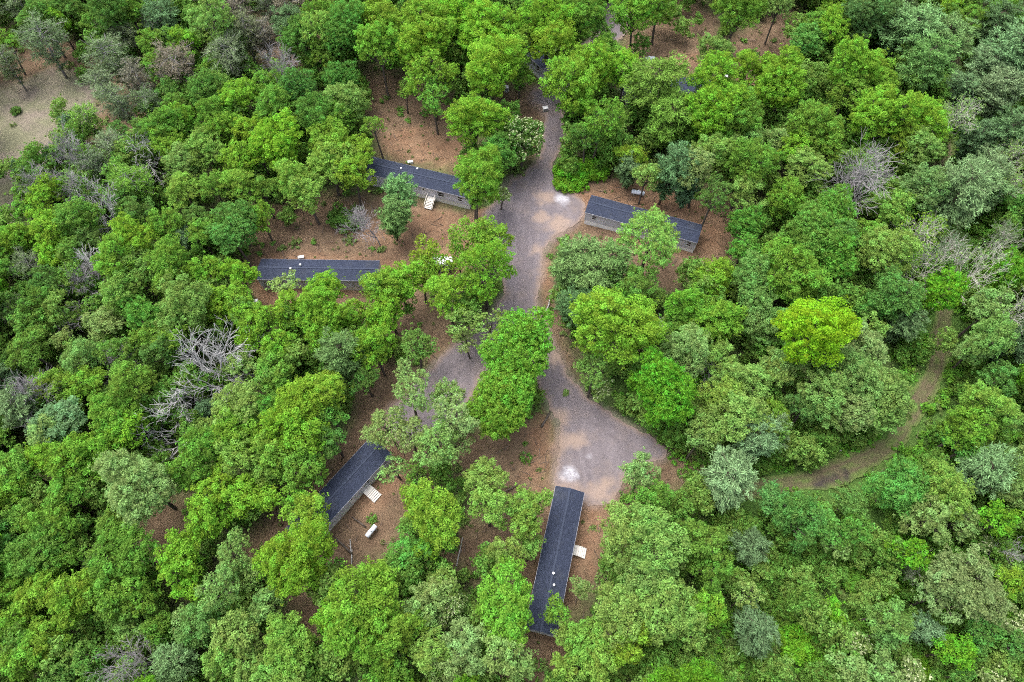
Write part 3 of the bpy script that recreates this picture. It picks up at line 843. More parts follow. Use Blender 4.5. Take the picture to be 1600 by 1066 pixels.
def pine(seed, R, h, levels=13, nb=(5, 7), tufts=8, per=16, L=.62, W=.13, gap=.12, low=.28, bare=0, mat='pinebark', droop=0.0, tip=.5):
    """A conifer: whorls of branches that carry plumes of needles."""
    rng = np.random.RandomState(seed)
    lv = Leaves(seed + 1)
    tb = MB(); r0 = .012 * h + .04
    lean = rng.normal(size=2) * .015 * h
    axis = lambda z: Vector((lean[0] * (z / h) ** 2, lean[1] * (z / h) ** 2, z))
    tb.tube([axis(z) if z > 0 else Vector((0, 0, -.6)) for z in (0, h * .25, h * .5, h * .75, h)], [r0 * 1.3, r0, r0 * .75, r0 * .45, .03], 7)
    TC, TO, TR = [], [], []
    for i in range(levels):
        f = i / (levels - 1)
        z = h * (low + (1 - low) * (f ** 0.9)) - .2
        ln = R * (math.sin(math.pi * (.18 + .80 * (1 - f))) ** .8) * rng.uniform(.8, 1.1) if f < .95 else R * .15
        ln = max(ln, R * .12)
        n = rng.randint(nb[0], nb[1] + 1); a0 = rng.rand() * 6.28
        for j in range(n):
            if rng.rand() < gap: continue
            a = a0 + j * 6.283 / n + rng.normal() * .22
            l2 = ln * rng.uniform(.62, 1.18)
            d = Vector((math.cos(a), math.sin(a), 0))
            st = axis(z + rng.normal() * .25)
            en = st + d * l2 + Vector((0, 0, l2 * (rng.uniform(.05, .32) - droop)))
            path = limb_path(st, en, rng, 3, .06, -.04)
            tb.tube(path, [r0 * .28, r0 * .2, r0 * .13, .015], 4, False)
            m = max(2, int(tufts * l2 / R + rng.rand()))
            for q in range(m):
                t = .30 + .72 * (q + rng.rand() * .6) / m
                side = Vector((-d.y, d.x, 0)) * rng.normal() * .20 * l2 * (1.15 - abs(t - .6))
                p = st.lerp(en, min(t, 1.03)) + side + Vector((0, 0, rng.normal() * .08))
                TC.append(p); TO.append(unit(np.array(d + side * .5))); TR.append(tip * rng.uniform(.7, 1.25) * (R / 4) ** .5)
            for q in range(bare):
                t = rng.uniform(.2, .95); p = st.lerp(en, t)
                e = p + (d + Vector(rng.normal(size=3)) * .7) * l2 * .22
                tb.tube([p, e], [.03, .012], 3, False)
    TC = np.array([tuple(p) for p in TC])
    lv.needles(TC, np.array(TO), np.array(TR), per, L, W)
    crown = lv.mesh('crown', M['needle'])
    tm = tb.mesh('trunk', True); tm.materials.append(M[mat])
    return [('trunk', tm, None), ('crown', crown, 'leaf')]

def bare_tree(seed, R, h, mat='deadwood', leaves=0, fine=1.0, thick=1.0, split=.38, rmin=.026):
    """A leafless tree: forked trunk, limbs and a haze of real twigs."""
    rng = np.random.RandomState(seed)
    trunk, br = MB(), MB()
    tips = []
    r0 = (.011 * h + .05) * thick
    def grow(mb, p, d, ln, r, dep):
        n = 3 if dep < 3 else 2
        pts, rs = [p], [r]
        q, dd = p.copy(), d.copy()
        for i in range(n):
            dd = (dd + Vector(rng.normal(size=3)) * (.16 if dep < 2 else .24) + Vector((0, 0, .05 if dep < 3 else -.02))).normalized()
            q = q + dd * ln / n; pts.append(q.copy()); rs.append(max(rmin, r * (1 - .5 * (i + 1) / n)))
        mb.tube(pts, rs, 6 if dep < 2 else (4 if dep < 3 else 3), False)
        if dep >= 4 or ln < .35:
            tips.append(pts[-1]); return
        kids = [2, 5, 6, 5][min(dep, 3)]
        if dep >= 2: kids = max(2, int(round(kids * fine)))
        for i in range(kids):
            t = rng.uniform(.35, 1.0) if i else 1.0
            j = min(n - 1, int(t * n)); base = pts[j].lerp(pts[j + 1], t * n - j) if t < 1 else pts[-1]
            side = Vector(rng.normal(size=3)); side -= side.dot(dd) * dd
            nd = (dd + side.normalized() * rng.uniform(.45, 1.05)).normalized()
            grow(br, base, nd, ln * rng.uniform(.48, .74), max(rmin, rs[j] * rng.uniform(.42, .62)), dep + 1)
    trunk.tube([(0, 0, -.6), (0, 0, .1), (0, 0, h * split * .5)], [r0 * 1.4, r0 * 1.1, r0], 7)
    f0 = Vector((0, 0, h * split * .5))
    for i in range(3):
        a = rng.rand() * 6.28 + i * 2.1
        d = Vector((math.cos(a) * .55, math.sin(a) * .55, 1)).normalized() if i else Vector((.05, .05, 1))
        grow(br, f0 - Vector((0, 0, .2)), d, h * .42, r0 * .8, 1)
    tm = trunk.mesh('trunk', True); tm.materials.append(M[mat])
    bm_ = br.mesh('branches'); bm_.materials.append(M[mat])
    parts = [('trunk', tm, None), ('branches', bm_, None)]
    if leaves:
        lv = Leaves(seed + 3)
        tp = np.array([tuple(p) for p in tips])
        lv.tufts(tp, np.full(len(tp), .35), np.full(len(tp), leaves), .26, 1.0, .4)
        parts.append(('crown', lv.mesh('crown', M['leaf']), 'leaf'))
    return parts

def bush(seed, R, n=26, L=.30, dens=1.0, tuft=.45, squash=.62):
    rng = np.random.RandomState(seed)
    d = unit(rng.normal(size=(n, 3))); d[:, 2] = np.abs(d[:, 2])
    c = d * R * rng.uniform(.35, .9, (n, 1)) * np.array([1, 1, squash]); c[:, 2] += .12 * R
    lv = Leaves(seed + 1)
    tr = tuft * rng.uniform(.6, 1.2, n)
    lv.tufts(c, tr, 34 * dens * (tr / .45) ** 2 * (.3 / L) ** 2, L, .85, .5)
    crown = lv.mesh('foliage', M['leaf'])
    tb = MB()
    for i in range(min(n, 14)):
        tb.tube(limb_path((0, 0, -.3), c[i], rng, 2, .1), [.05 * R, .03 * R, .012], 4, False)
    tm = tb.mesh('stem', True); tm.materials.append(M['bark'])
    return [('stem', tm, None), ('foliage', crown, 'leaf')]

PROTO = {}   # kind -> list of (R, centre height, parts)
def proto(kind, R, hc, parts): PROTO.setdefault(kind, []).append((R, hc, parts))
for i, (R, hc, nl) in enumerate([(2.3, 7.2, 8), (2.3, 7.2, 9), (2.3, 7.2, 8), (3.3, 8.8, 12), (3.3, 8.8, 11), (3.3, 8.8, 13), (3.3, 8.8, 12), (3.3, 8.8, 10), (3.3, 8.8, 14), (4.4, 10.5, 15), (4.4, 10.5, 17), (4.4, 10.5, 14), (4.4, 10.5, 18), (4.4, 10.5, 13), (4.4, 10.5, 16), (5.8, 12.2, 21), (5.8, 12.2, 19), (5.8, 12.2, 23)]):
    proto('O', R, hc, broadleaf(100 + i * 7, R, hc, nl, tuft=.60 + .045 * R))
for i, (R, hc, nl) in enumerate([(2.6, 7.5, 10), (2.6, 7.5, 11), (4.2, 10, 17), (4.2, 10, 19), (5.8, 11.5, 24)]):   # dense, fine leaved
    proto('M', R, hc, broadleaf(300 + i * 7, R, hc, nl, (.26, .40), tuft=.58, L=.26, dens=.95, up=.30, tall=1.05, low=-.7, fill=13))
for i, (R, hc, nl) in enumerate([(2.4, 8, 7), (2.4, 8, 8), (4.0, 11.5, 11), (4.0, 11.5, 12), (5.6, 12.5, 15)]):   # open, see through
    proto('T', R, hc, broadleaf(500 + i * 7, R, hc, nl, (.26, .42), tuft=.64, L=.30, dens=.6, thin=.42))
for i, (R, h) in enumerate([(2.6, 9), (2.6, 10), (3.8, 12.5), (3.8, 13), (5.2, 15), (5.2, 14.5)]):
    proto('W', R, h * .60, pine(700 + i * 7, R, h, 13 if R < 4 else 15, per=int(16 + R), tufts=int(6 + R * 1.4), low=.16))
for i, (R, h) in enumerate([(2.2, 8.5), (2.2, 9.5), (3.4, 11), (3.4, 10.5)]):
    proto('J', R, h * .60, pine(800 + i * 7, R, h, 13, (5, 7), tufts=9, per=18, L=.42, W=.085, gap=.16, low=.18, bare=2, mat='duskwood', tip=.55))
for i, (R, h, th) in enumerate([(2.6, 11, 1.1), (3.4, 13, 1.3), (4.4, 14, 1.4)]):
    proto('X', R, h * .66, bare_tree(900 + i * 7, R, h, 'deadwood', 0, .85, th, .38, .024))
for i, (R, h) in enumerate([(2.6, 11), (3.6, 13), (5.0, 15)]):
    proto('Z', R, h * .66, bare_tree(950 + i * 7, R, h, 'duskwood', 0, 1.25, .8, .38, .018))
for i, (R, h) in enumerate([(2.6, 11), (3.2, 12), (2.8, 11)]):
    proto('Y', R, h * .72, bare_tree(980 + i * 7, R, h, 'birch', 5 if i < 2 else 2, .8, .55, .8, .017))
for i, R in enumerate((1.0, 1.0, 1.8, 1.8, 2.8, 2.8)):
    proto('S', R, R * .5, bush(1100 + i * 7, R, int(18 + 12 * R * R), tuft=.42 + .06 * R))
# blossom: open crown with pale flowering tufts at the outside
for i, (R, hc) in enumerate([(1.7, 4.5), (4.0, 7.0)]):
    pp = broadleaf(1200 + i * 7, R, hc, 7 + 3 * i, (.32, .46), tuft=.6, L=.32, dens=.9)
    me = pp[1][1]
    co = np.empty(len(me.vertices) * 3, np.float32); me.vertices.foreach_get('co', co); co = co.reshape(-1, 4, 3).mean(1)
    rng = np.random.RandomState(5 + i)
    w = (co[:, 2] > hc - .1 * R) & (rng.rand(len(co)) < .10)
    sel = co[w]
    lv = Leaves(1300 + i); lv.tufts(sel + np.array([0, 0, .12]), np.full(len(sel), .16), np.full(len(sel), 2), .24, 1, .8)
    proto('F', R, hc, pp + [('blossom', lv.mesh('blossom', M['blossom']), None)])

HUE = {'L': (.172, .330, .034), 'G': (.130, .262, .040), 'P': (.210, .322, .096), 'D': (.095, .195, .042), 'B': (.112, .258, .056),
       'K': (.215, .390, .020), 'S': (.170, .275, .115), 'V': (.132, .325, .028), 'C': (.145, .240, .102), 'E': (.095, .172, .072), 'N': (.130, .178, .088), 'U': (.152, .142, .100)}
HUE_WORD = {'L': 'lime green', 'G': 'mid green', 'P': 'pale green', 'D': 'dark green', 'B': 'cool green', 'K': 'golden lime', 'S': 'sage green', 'V': 'vivid green',
            'C': 'blue green', 'E': 'deep green', 'N': 'grey green', 'U': 'brownish'}
KIND = {'O': ('oak_tree', 'broadleaf tree', 'tree'), 'M': ('maple_tree', 'dense broadleaf tree', 'tree'), 'T': ('broadleaf_tree', 'open crowned tree', 'tree'),
        'W': ('pine_tree', 'feathery pine', 'pine'), 'J': ('pine_tree', 'thin scrubby pine', 'pine'), 'X': ('bare_tree', 'leafless grey tree', 'tree'), 'Z': ('bare_tree', 'twiggy bare tree', 'tree'),
        'Y': ('birch_tree', 'pale stemmed birch', 'tree'), 'S': ('bush', 'leafy bush', 'bush'), 'F': ('flowering_tree', 'cream flowering tree', 'tree')}
GROUPS = {'broadleaf_tree': 'broadleaf trees of the woods', 'oak_tree': 'lobed green trees of the woods', 'maple_tree': 'dense leafy trees of the woods', 'pine_tree': 'pines among the broadleaf trees', 'bare_tree': 'leafless trees in the woods', 'birch_tree': 'pale birches by the dirt track',
          'bush': 'bushes on the forest floor', 'flowering_tree': 'flowering trees by the road'}
TREES = """
30 10 30 JN;61 30 30 MBG;83 28 20 OL;110 12 26 OD;68 70 34 JN;6 72 22 OG;12 104 22 JN;24 171 8 SD;169 14 36 OD;205 18 26 OG;149 40 20 OG;190 57 30 JN
233 34 16 XX;257 37 28 WE;331 27 38 TPL;372 17 30 JU;233 64 22 OG;287 78 26 OL;243 105 27 OG;277 105 34 JU;358 88 34 JN;328 111 22 OG;324 145 32 OD;382 54 26 JN;176 95 32 JN;162 135 26 JN;189 162 28 JN;220 128 26 JU;267 142 20 OD;233 162 22 JN
263 189 30 OG;287 178 25 OLG;260 222 30 OLG;338 182 34 OG;357 205 30 OGL;382 152 30 OL;392 203 26 OL;321 230 36 OGP;284 250 30 OPG;365 253 30 OL;372 287 32 OLP;280 294 32 OLP;331 287 26 OG;216 294 30 JG;220 331 26 OD;263 348 26 OG;307 345 24 OD;365 338 32 MB
186 203 15 MB;223 199 19 OD;142 189 28 JG;108 199 18 JE;179 230 28 JN;159 260 26 JN;118 233 27 ZZ;68 274 25 ZZ;101 294 25 ZU;223 250 26 XX;145 294 20 XX;169 328 20 XX;135 314 22 OD;86 250 14 JE;36 268 14 JE;34 299 20 OG;64 307 32 OL;32 328 20 OG;118 338 34 OGB;71 348 28 OL;26 362 24 OL;193 314 24 OD
417 10 26 JN;451 14 30 JU;501 20 26 OG;501 51 36 TLP;545 47 36 MB;451 51 28 WE;468 61 34 OD;511 81 28 OG;538 115 28 MB;410 57 24 JU;599 37 44 OL;592 76 38 OLG;434 108 36 ZS;474 135 28 MBD;420 138 26 OG;434 162 34 OG;491 169 32 OD;549 159 36 OGP;528 189 32 OG;515 212 36 OLG;430 209 38 OL;440 238 30 OL;511 250 36 OLP;560 243 32 OL;548 268 30 OL;461 272 32 OLP;478 298 36 OLP;407 243 26 OL;407 296 24 OG;405 336 24 OLG;588 200 22 TG
622 314 28 WCG;612 340 28 WEG;535 340 28 SD;582 341 20 ZS;667 47 44 OL;663 84 44 OL;674 122 40 TL;677 152 30 TG;721 17 44 OL;748 57 48 OL;766 98 50 OL;790 40 36 OL;630 135 16 TG;741 193 44 OL;776 232 34 OD;815 215 38 FD;738 277 46 OGL;742 312 22 OD;783 304 15 FP
810 70 32 OLG;857 34 44 OLV;868 70 40 OL;810 118 26 OG;911 24 38 OG;945 46 26 TD;996 20 40 OGL;1030 14 30 OGL;1151 18 40 OG;1111 74 28 OGP;952 81 30 OG;901 132 48 OL;922 106 38 OL;976 111 32 OL;935 184 36 TG;895 170 28 OLG;918 212 26 TD;1036 135 48 WG;1038 190 42 WG;1107 128 38 OL;1114 169 44 OL;1145 157 30 OLG;1172 182 40 OG;1168 105 28 OL;1194 111 26 OL
1114 236 36 OGP;1097 263 34 OP;1172 257 40 OG;1165 228 28 OPG;1168 304 30 OPL;1168 343 28 MBV;893 262 30 SV;928 258 30 SV;882 284 20 SV;905 284 18 SV;982 243 24 OL;1009 274 24 OPL;1043 272 34 WE;984 265 20 WE;1113 311 30 TD;1075 290 22 WE
1220 3 26 OP;1305 20 26 OL;1298 46 28 OL;1264 64 34 MB;1271 32 22 OG;1362 22 44 MDC;1395 8 30 WC;1420 61 54 WCG;1464 64 44 WCG;1443 110 40 WCG;1487 14 24 OL;1514 27 24 OG;1551 44 34 WE;1572 14 30 OG;1592 40 26 OG;1565 95 44 WC;1538 120 40 WC;1558 150 38 WC;1504 140 24 WC;1592 120 30 WC
1230 132 44 OL;1207 112 30 OL;1328 108 38 OLG;1369 111 34 OLG;1325 142 36 OG;1382 182 44 OL;1430 186 42 OL;1357 168 28 OL;1416 218 32 OLG;1267 193 40 OG;1294 216 34 OGL;1244 230 34 OL;1267 267 36 OPL;1210 220 24 OP;1207 250 22 OG;1220 304 32 OGL;1342 280 58 ZZ;1436 233 34 OPG;1433 290 38 OSG;1399 324 34 OLP;1490 304 52 WC;1524 270 38 WC;1538 306 36 WC;1504 193 25 YP;1558 209 38 WEC;1524 218 28 WE;1584 250 17 YP;1580 297 19 YP;1556 316 26 SV;1291 340 45 MBV;1590 325 26 OB;1597 70 26 WC
20 380 28 OLG;74 370 30 OL;71 397 26 OL;6 411 22 OG;44 424 28 JN;130 411 22 XX;118 438 22 ZZ;105 489 26 ZZ;74 443 30 OD;61 467 28 OD;142 377 28 OD;209 370 36 OL;187 404 36 OGL;209 420 40 OGP;264 418 40 OG;196 450 34 OGP;257 440 26 OG;290 380 22 JE;314 370 30 OG;365 370 36 MB;324 421 30 OGL;367 421 28 OL;220 486 34 MBV;287 472 42 OGP;268 504 38 OGP;280 534 30 OLG;341 482 30 OL;368 475 28 OL;386 497 30 OL;388 522 22 OL;162 509 32 OP;236 532 30 OG;199 543 22 ZS;253 559 32 OD;47 546 34 OGD;20 492 26 OD;36 492 24 JN;98 532 20 OP;128 559 32 OBP;47 597 26 ZU;12 602 24 WE
334 549 36 XX;318 582 32 XX;341 607 24 XX;270 617 24 XX;287 647 26 XX;236 681 40 XX;385 573 24 OP;84 613 34 OGL;135 593 32 OGL;189 603 42 OGL;186 647 44 OGL;199 676 32 OL;27 654 30 WC;98 654 40 OS;75 676 30 OP;66 703 30 OL;115 700 28 OL;162 696 32 OLG;372 637 40 OPL;365 672 44 OGL;311 698 36 OG;324 647 16 WE;8 560 20 OD;5 690 24 OG
444 441 24 TP;515 456 34 OL;498 482 36 OL;451 492 32 OL;417 509 32 OL;440 538 30 OL;508 497 36 OL;505 532 30 TL;542 492 26 OL;603 453 36 OL;606 477 32 OL;603 500 28 OLG;582 509 24 OG;586 546 36 OL;650 543 28 MBG;535 539 28 TG;623 434 30 OL;664 388 26 TL;690 414 26 TL;657 431 28 OLG;701 461 38 OL;735 378 40 TGL;765 376 38 TGL;757 420 44 TL;724 499 28 TPG;757 503 28 TPG;731 532 20 TP
528 568 34 WEG;569 590 24 OD;434 580 34 OG;420 603 30 OGP;501 610 40 OL;474 630 40 OL;454 656 40 OL;420 640 32 OG;515 647 26 OGD;478 682 38 OL;420 693 36 OLP;517 684 26 OD;636 607 38 TP;692 618 30 TP;704 648 38 TPS;609 668 36 TP;638 676 32 TP;672 690 38 TP;706 684 26 TP;805 553 60 MLG;784 628 54 MGL;800 600 46 MGL
908 404 34 WCG;950 422 38 WCG;884 426 30 WCG;928 440 34 WCG;897 480 30 WE;1020 364 49 TPL;1050 374 24 TPL;1009 443 32 OGD;969 461 26 OG;950 518 66 OL;1016 529 15 OL;1063 475 30 OLG;1053 497 22 OG;1097 447 30 OLG;1126 433 36 OL;1138 502 38 OLG;1104 487 30 OG;1182 418 34 OBP;1175 458 34 OBP;1189 499 32 OBP;1165 386 24 MBV;1063 553 38 OPS;1082 543 30 OP;1077 512 22 OG;1124 566 30 OPG;928 583 30 TGP;1028 618 50 MV;935 612 18 FP;884 613 6 SP;1165 593 42 OPL;1124 630 40 OLP;1165 648 46 OPL;1111 668 32 OPL;1036 522 14 XX;1114 590 18 XX;1090 692 25 OPB;1172 691 34 WCS;990 630 20 SD;1060 660 22 SD
1274 377 46 MBV;1303 401 40 MBV;1311 370 34 MB;1240 435 58 OLG;1278 514 58 OK;1208 499 26 OBP;1376 387 44 OPL;1349 367 30 OG;1436 380 26 YL;1416 418 24 YL;1474 404 22 YX;1521 428 26 YP;1555 374 19 YX;1477 451 32 MV;1389 461 42 MBD;1362 477 26 MB;1408 507 28 WEC;1318 458 28 SD;1582 424 30 MV;1546 485 34 OPB;1544 519 38 OPB;1530 545 28 OP;1584 487 26 YP;1582 536 34 WE;1561 586 28 OB;1514 580 28 SG;1516 602 28 SD;1538 640 38 OLP;1512 671 36 OLG;1575 651 30 OPL;1500 705 30 OB
1220 580 34 OPL;1240 566 32 OP;1296 562 38 OPG;1348 546 36 OP;1281 607 44 OPG;1334 588 40 OPG;1368 600 40 OPG;1388 628 36 OPG;1366 640 36 OPL;1336 646 32 OP;1264 638 28 MB;1213 644 26 OLG;1206 672 24 WC
30 733 36 OG;18 767 36 OGL;111 726 38 OGL;142 743 32 OGL;101 780 38 OG;98 817 36 OG;44 807 30 OG;18 841 32 OB;61 868 42 OBG;15 878 28 OG;95 868 30 OG;135 865 19 OP;203 728 20 OP;220 762 54 OPS;176 814 28 OG;200 864 50 OG;195 922 50 OG;111 922 40 OLG;54 929 38 OLG;118 960 36 OLG;78 992 36 OLG;18 976 36 OLG;18 924 30 OGL;28 1032 40 OGL;68 1032 28 OG;98 1052 30 MB;152 1020 26 TD;159 1057 20 MB;203 986 26 OGP;232 986 24 OG;216 1030 36 ZS;277 1037 36 WC
287 888 38 OL;297 855 34 OL;284 916 28 OL;348 767 38 OL;324 796 34 OL;372 782 36 OL;338 823 26 OL;304 726 36 OG;368 720 36 OLP;358 868 34 TPB;348 909 36 TPB;385 895 26 TP;321 976 36 OBP;280 973 24 OP;368 996 40 OPL;345 1022 36 OPL;382 1040 38 OPL;417 726 34 OLP;468 720 36 OG;417 777 28 OL;466 774 26 OGL;480 797 38 OL;473 860 58 OL;680 796 50 OL;646 866 36 OBG;677 862 24 OL;704 850 18 OD;766 752 36 OPL;762 796 38 OPL;788 858 30 OPL;616 728 24 TP;663 736 20 TG
577 936 56 OL;554 990 52 OGL;612 990 50 OLG;518 956 30 OL;440 1010 46 OLP;418 1048 34 OPL;474 1020 30 OG;420 956 32 OPB;407 895 20 OB;420 922 18 SG;670 922 34 OP;660 963 34 OP;704 939 30 FP;780 937 56 OLG;718 1003 42 OP;677 1012 38 OPL;704 1046 38 OP;778 1032 42 OP;623 1050 30 OG;589 1048 28 OG;837 788 36 OLP;814 818 30 OLP;824 861 22 OPL;1002 744 31 OPS;1018 772 34 OGB;1140 752 44 WCS;976 831 46 OPL;1030 845 54 OPL;1003 897 52 OPL;960 944 48 OPL;1028 950 54 OPL;1077 963 44 OPL;1111 957 34 OL;908 915 18 OP;874 948 24 OG;892 1002 26 OLP;928 1003 38 OLP;972 1008 36 OL;925 1042 36 OLP;878 1032 28 OLP;814 1032 28 OP;1090 848 40 OG;1106 884 34 OG;1168 936 24 TP;1178 996 34 WE;1057 1029 30 SD;1097 1027 34 SD;1148 826 32 SG;1172 857 28 WE;1033 1050 20 SV;1189 1046 22 SG;1189 897 28 SG
1244 806 40 MB;1270 818 34 MB;1213 784 30 MBC;1328 784 26 MB;1342 817 30 MBV;1406 764 46 MB;1470 757 42 OLP;1450 804 37 OPG;1482 811 32 OP;1534 743 38 WC;1582 726 30 OPB;1587 774 28 OPB;1555 817 34 MV;1534 851 16 FP;1572 865 14 XX;1409 857 33 MV;1432 885 18 YX;1504 909 48 OPS;1478 931 40 OPS;1531 938 38 OPS;1305 851 26 OP;1389 925 30 SV;1382 956 36 OBP;1386 988 30 OBP;1291 939 24 OV;1335 1003 22 FP;1339 1047 30 OP;1371 1046 30 OP;1416 1049 26 FP;1487 1020 30 MV;1538 996 34 MB;1575 905 24 OL;1590 976 26 FP;1584 1017 28 MB;1551 1049 26 FP;1251 1010 34 SV;1436 983 24 WC;1230 950 26 SG;1280 990 26 SG;1215 1050 30 SB;1300 1040 26 SV;1330 900 26 SG;1260 880 28 SB;1350 870 22 SD;1450 1052 26 SV;1500 1056 24 MB;1230 900 22 SV;1560 880 20 SD;718 404 20 TL;676 402 18 TL
"""
# a few dead trees lean or lie; angle in degrees, toward which photo direction (dx, dy)
LEAN = {(236, 681): (62, -1, .35), (270, 617): (55, -.7, -1), (287, 647): (40, .3, .6), (318, 582): (35, -1, .2), (341, 607): (40, .5, .8), (1474, 404): (22, 1, -.7), (1521, 428): (20, 1, -.6),
        (334, 549): (20, .4, -1), (105, 489): (50, -1, .1), (130, 411): (40, -.6, -1), (223, 250): (40, .3, .6), (1036, 522): (50, 1, 0), (1432, 885): (35, -1, -.4), (1578, 297): (25, 1, -.6)}
PLACES = [  # landmarks a viewer can find, for telling trees apart
    ('the home with railed steps', 660, 285), ('the farthest left home', 500, 430), ('the right hand home', 1005, 345), ('the slanting home', 552, 755),
    ('the lowest home', 872, 870), ('the half hidden home', 1020, 145), ('the sandy clearing', 70, 190), ('the dirt track bend', 1440, 620), ('the big twiggy tree', 1342, 280),
    ('the golden lime tree', 1278, 516), ('the gravel fork island', 790, 600), ('the dead limb tangle', 295, 610), ('the bottom left corner', 30, 1040), ('the bottom right corner', 1570, 1040),
    ('the top left corner', 20, 10), ('the top right corner', 1580, 10), ('the left edge midpoint', 10, 560), ('the right edge midpoint', 1590, 480), ('the bottom edge midpoint', 780, 1050),
    ('the track puddle', 1290, 758), ('the vivid fork tree', 1028, 618), ('the left sage tree', 220, 762), ('the road top end', 960, 10),
    ('the right sage tree', 1504, 909), ('the silvery bare tree', 434, 108)]
COVER = lambda X: np.array([not np.any(np.hypot(1.1 * TXY[:, 0] - p[0], 1.1 * TXY[:, 1] - p[1]) < .72 * TXY[:, 2]) for p in X], bool)   # not hidden right under a crown
DIRS = ['right of', 'below and right of', 'below', 'below and left of', 'left of', 'above and left of', 'above', 'above and right of']
ORD = ['nearest', 'second', 'third', 'fourth', 'fifth', 'sixth', 'seventh', 'eighth', 'ninth', 'tenth', 'eleventh', 'twelfth']
rows = []
for ent in TREES.replace('\n', ';').split(';'):
    if not ent.strip(): continue
    x, y, r, c = ent.split()
    rows.append([float(x), float(y), float(r), c])
sect = {}
for i, (x, y, r, c) in enumerate(rows):
    j = min(range(len(PLACES)), key=lambda q: math.hypot(x - PLACES[q][1], y - PLACES[q][2]))
    dx, dy = x - PLACES[j][1], y - PLACES[j][2]
    d = int(round(math.atan2(dy, dx) / (math.pi / 4))) % 8
    own = math.hypot(dx, dy) < 3
    fam = 'bush' if c[0] == 'S' else 'tree'
    sect.setdefault((j, d if not own else -1, fam), []).append((math.hypot(dx, dy), i))
LABEL = {}
for (j, d, fam), L_ in sect.items():
    for q, (dist, i) in enumerate(sorted(L_)):
        x, y, r, c = rows[i]
        kind, word, cat = KIND[c[0]]
        hue = '' if c[0] in 'XZYF' else HUE_WORD[c[1]] + ' '
        if c[0] == 'Z' and c[1] in 'SU': word = {'S': 'sparse silvery bare tree', 'U': 'brownish bare tree'}[c[1]]
        size = 'large ' if r > 44 else ('small ' if r < 23 else '')
        if d == -1:
            LABEL[i] = f'{size}{hue}{word}, ' + {'K': 'yellowest of all the crowns', 'Z': 'widest bare crown, right of the road', 'V': 'brightest crown right of the fork'}.get(c[1], 'broad crown lower left' if x < 500 else 'broad crown lower right')
        else:
            if len(f'{size}{hue}{word} x {fam} {DIRS[d]} {PLACES[j][0]}'.split()) > 16: size = ''
            LABEL[i] = f'{size}{hue}{word}, {ORD[min(q, 11)]} {fam} {DIRS[d]} {PLACES[j][0]}'
trees = []
rng = np.random.RandomState(77)
def make_tree(x, y, rpx, code, label, seed):
    r_ = np.random.RandomState(seed)
    kind = code[0]
    name, word, cat = KIND[kind]
    if kind == 'O' and code[1] in 'PSBV': name = 'broadleaf_tree'
    zc = 12.0
    for _ in range(3):
        R = rpx / px_per_m(y, zc)
        opts = sorted(PROTO[kind], key=lambda p: abs(math.log(p[0] / R)))
        near = [p for p in opts if abs(math.log(p[0] / opts[0][0])) < .02]
        P_ = near[seed % len(near)]
        s = R / P_[0]
        sz = s ** .5 * (0.86 + .28 * ((seed * 37) % 100) / 100) if kind not in 'S' else s
        if kind in 'XZY': sz *= 1.22
        if code[1] == 'K': sz *= 1.06
        zc = P_[1] * sz
    lean = LEAN.get((int(x), int(y)))
    base = at(x, y, zc if not lean else zc * math.cos(rad(lean[0])))
    base.z = -.1
    rz = r_.rand() * 6.283
    e = empty(name, base, rz)
    if lean:
        az = math.atan2(-lean[2], lean[1])
        ax = Vector((-math.sin(az), math.cos(az), 0))
        off = Vector((math.cos(az), math.sin(az), 0)) * zc * math.sin(rad(lean[0]))
        e.location = base - off
        e.rotation_mode = 'QUATERNION'
        from mathutils import Quaternion
        e.rotation_quaternion = Quaternion(ax, rad(lean[0])) @ Quaternion((0, 0, 1), rz)
    else:
        e.rotation_euler = (r_.normal() * .06, r_.normal() * .06, rz)
    q_ = r_.uniform(.88, 1.13)
    e.scale = (s * q_, s / q_, sz)
    hs = [h for h in code[1:] if h in HUE] or ['N']
    col = np.mean([HUE[h] for h in hs], axis=0) if len(hs) == 1 else np.array(HUE[hs[0]]) * .62 + np.array(HUE[hs[1]]) * .38
    col = col * (1 + r_.normal(size=3) * .05) * r_.uniform(.92, 1.08)
    for nm, me, role in P_[2]:
        o = link(bpy.data.objects.new(nm, me), e)
        o.color = (*np.clip(col, .004, 1), 1)
    tag(e, label, cat, GROUPS[name])
    trees.append((base.x, base.y, R, kind))
    return e
for i, (x, y, r, c) in enumerate(rows):
    make_tree(x, y, r, c, LABEL[i], 1013 + i * 13 + int(x) % 7)

TXY = np.array([(t[0], t[1], t[2]) for t in trees if t[3] in 'OMTW' and t[2] > 2.5])
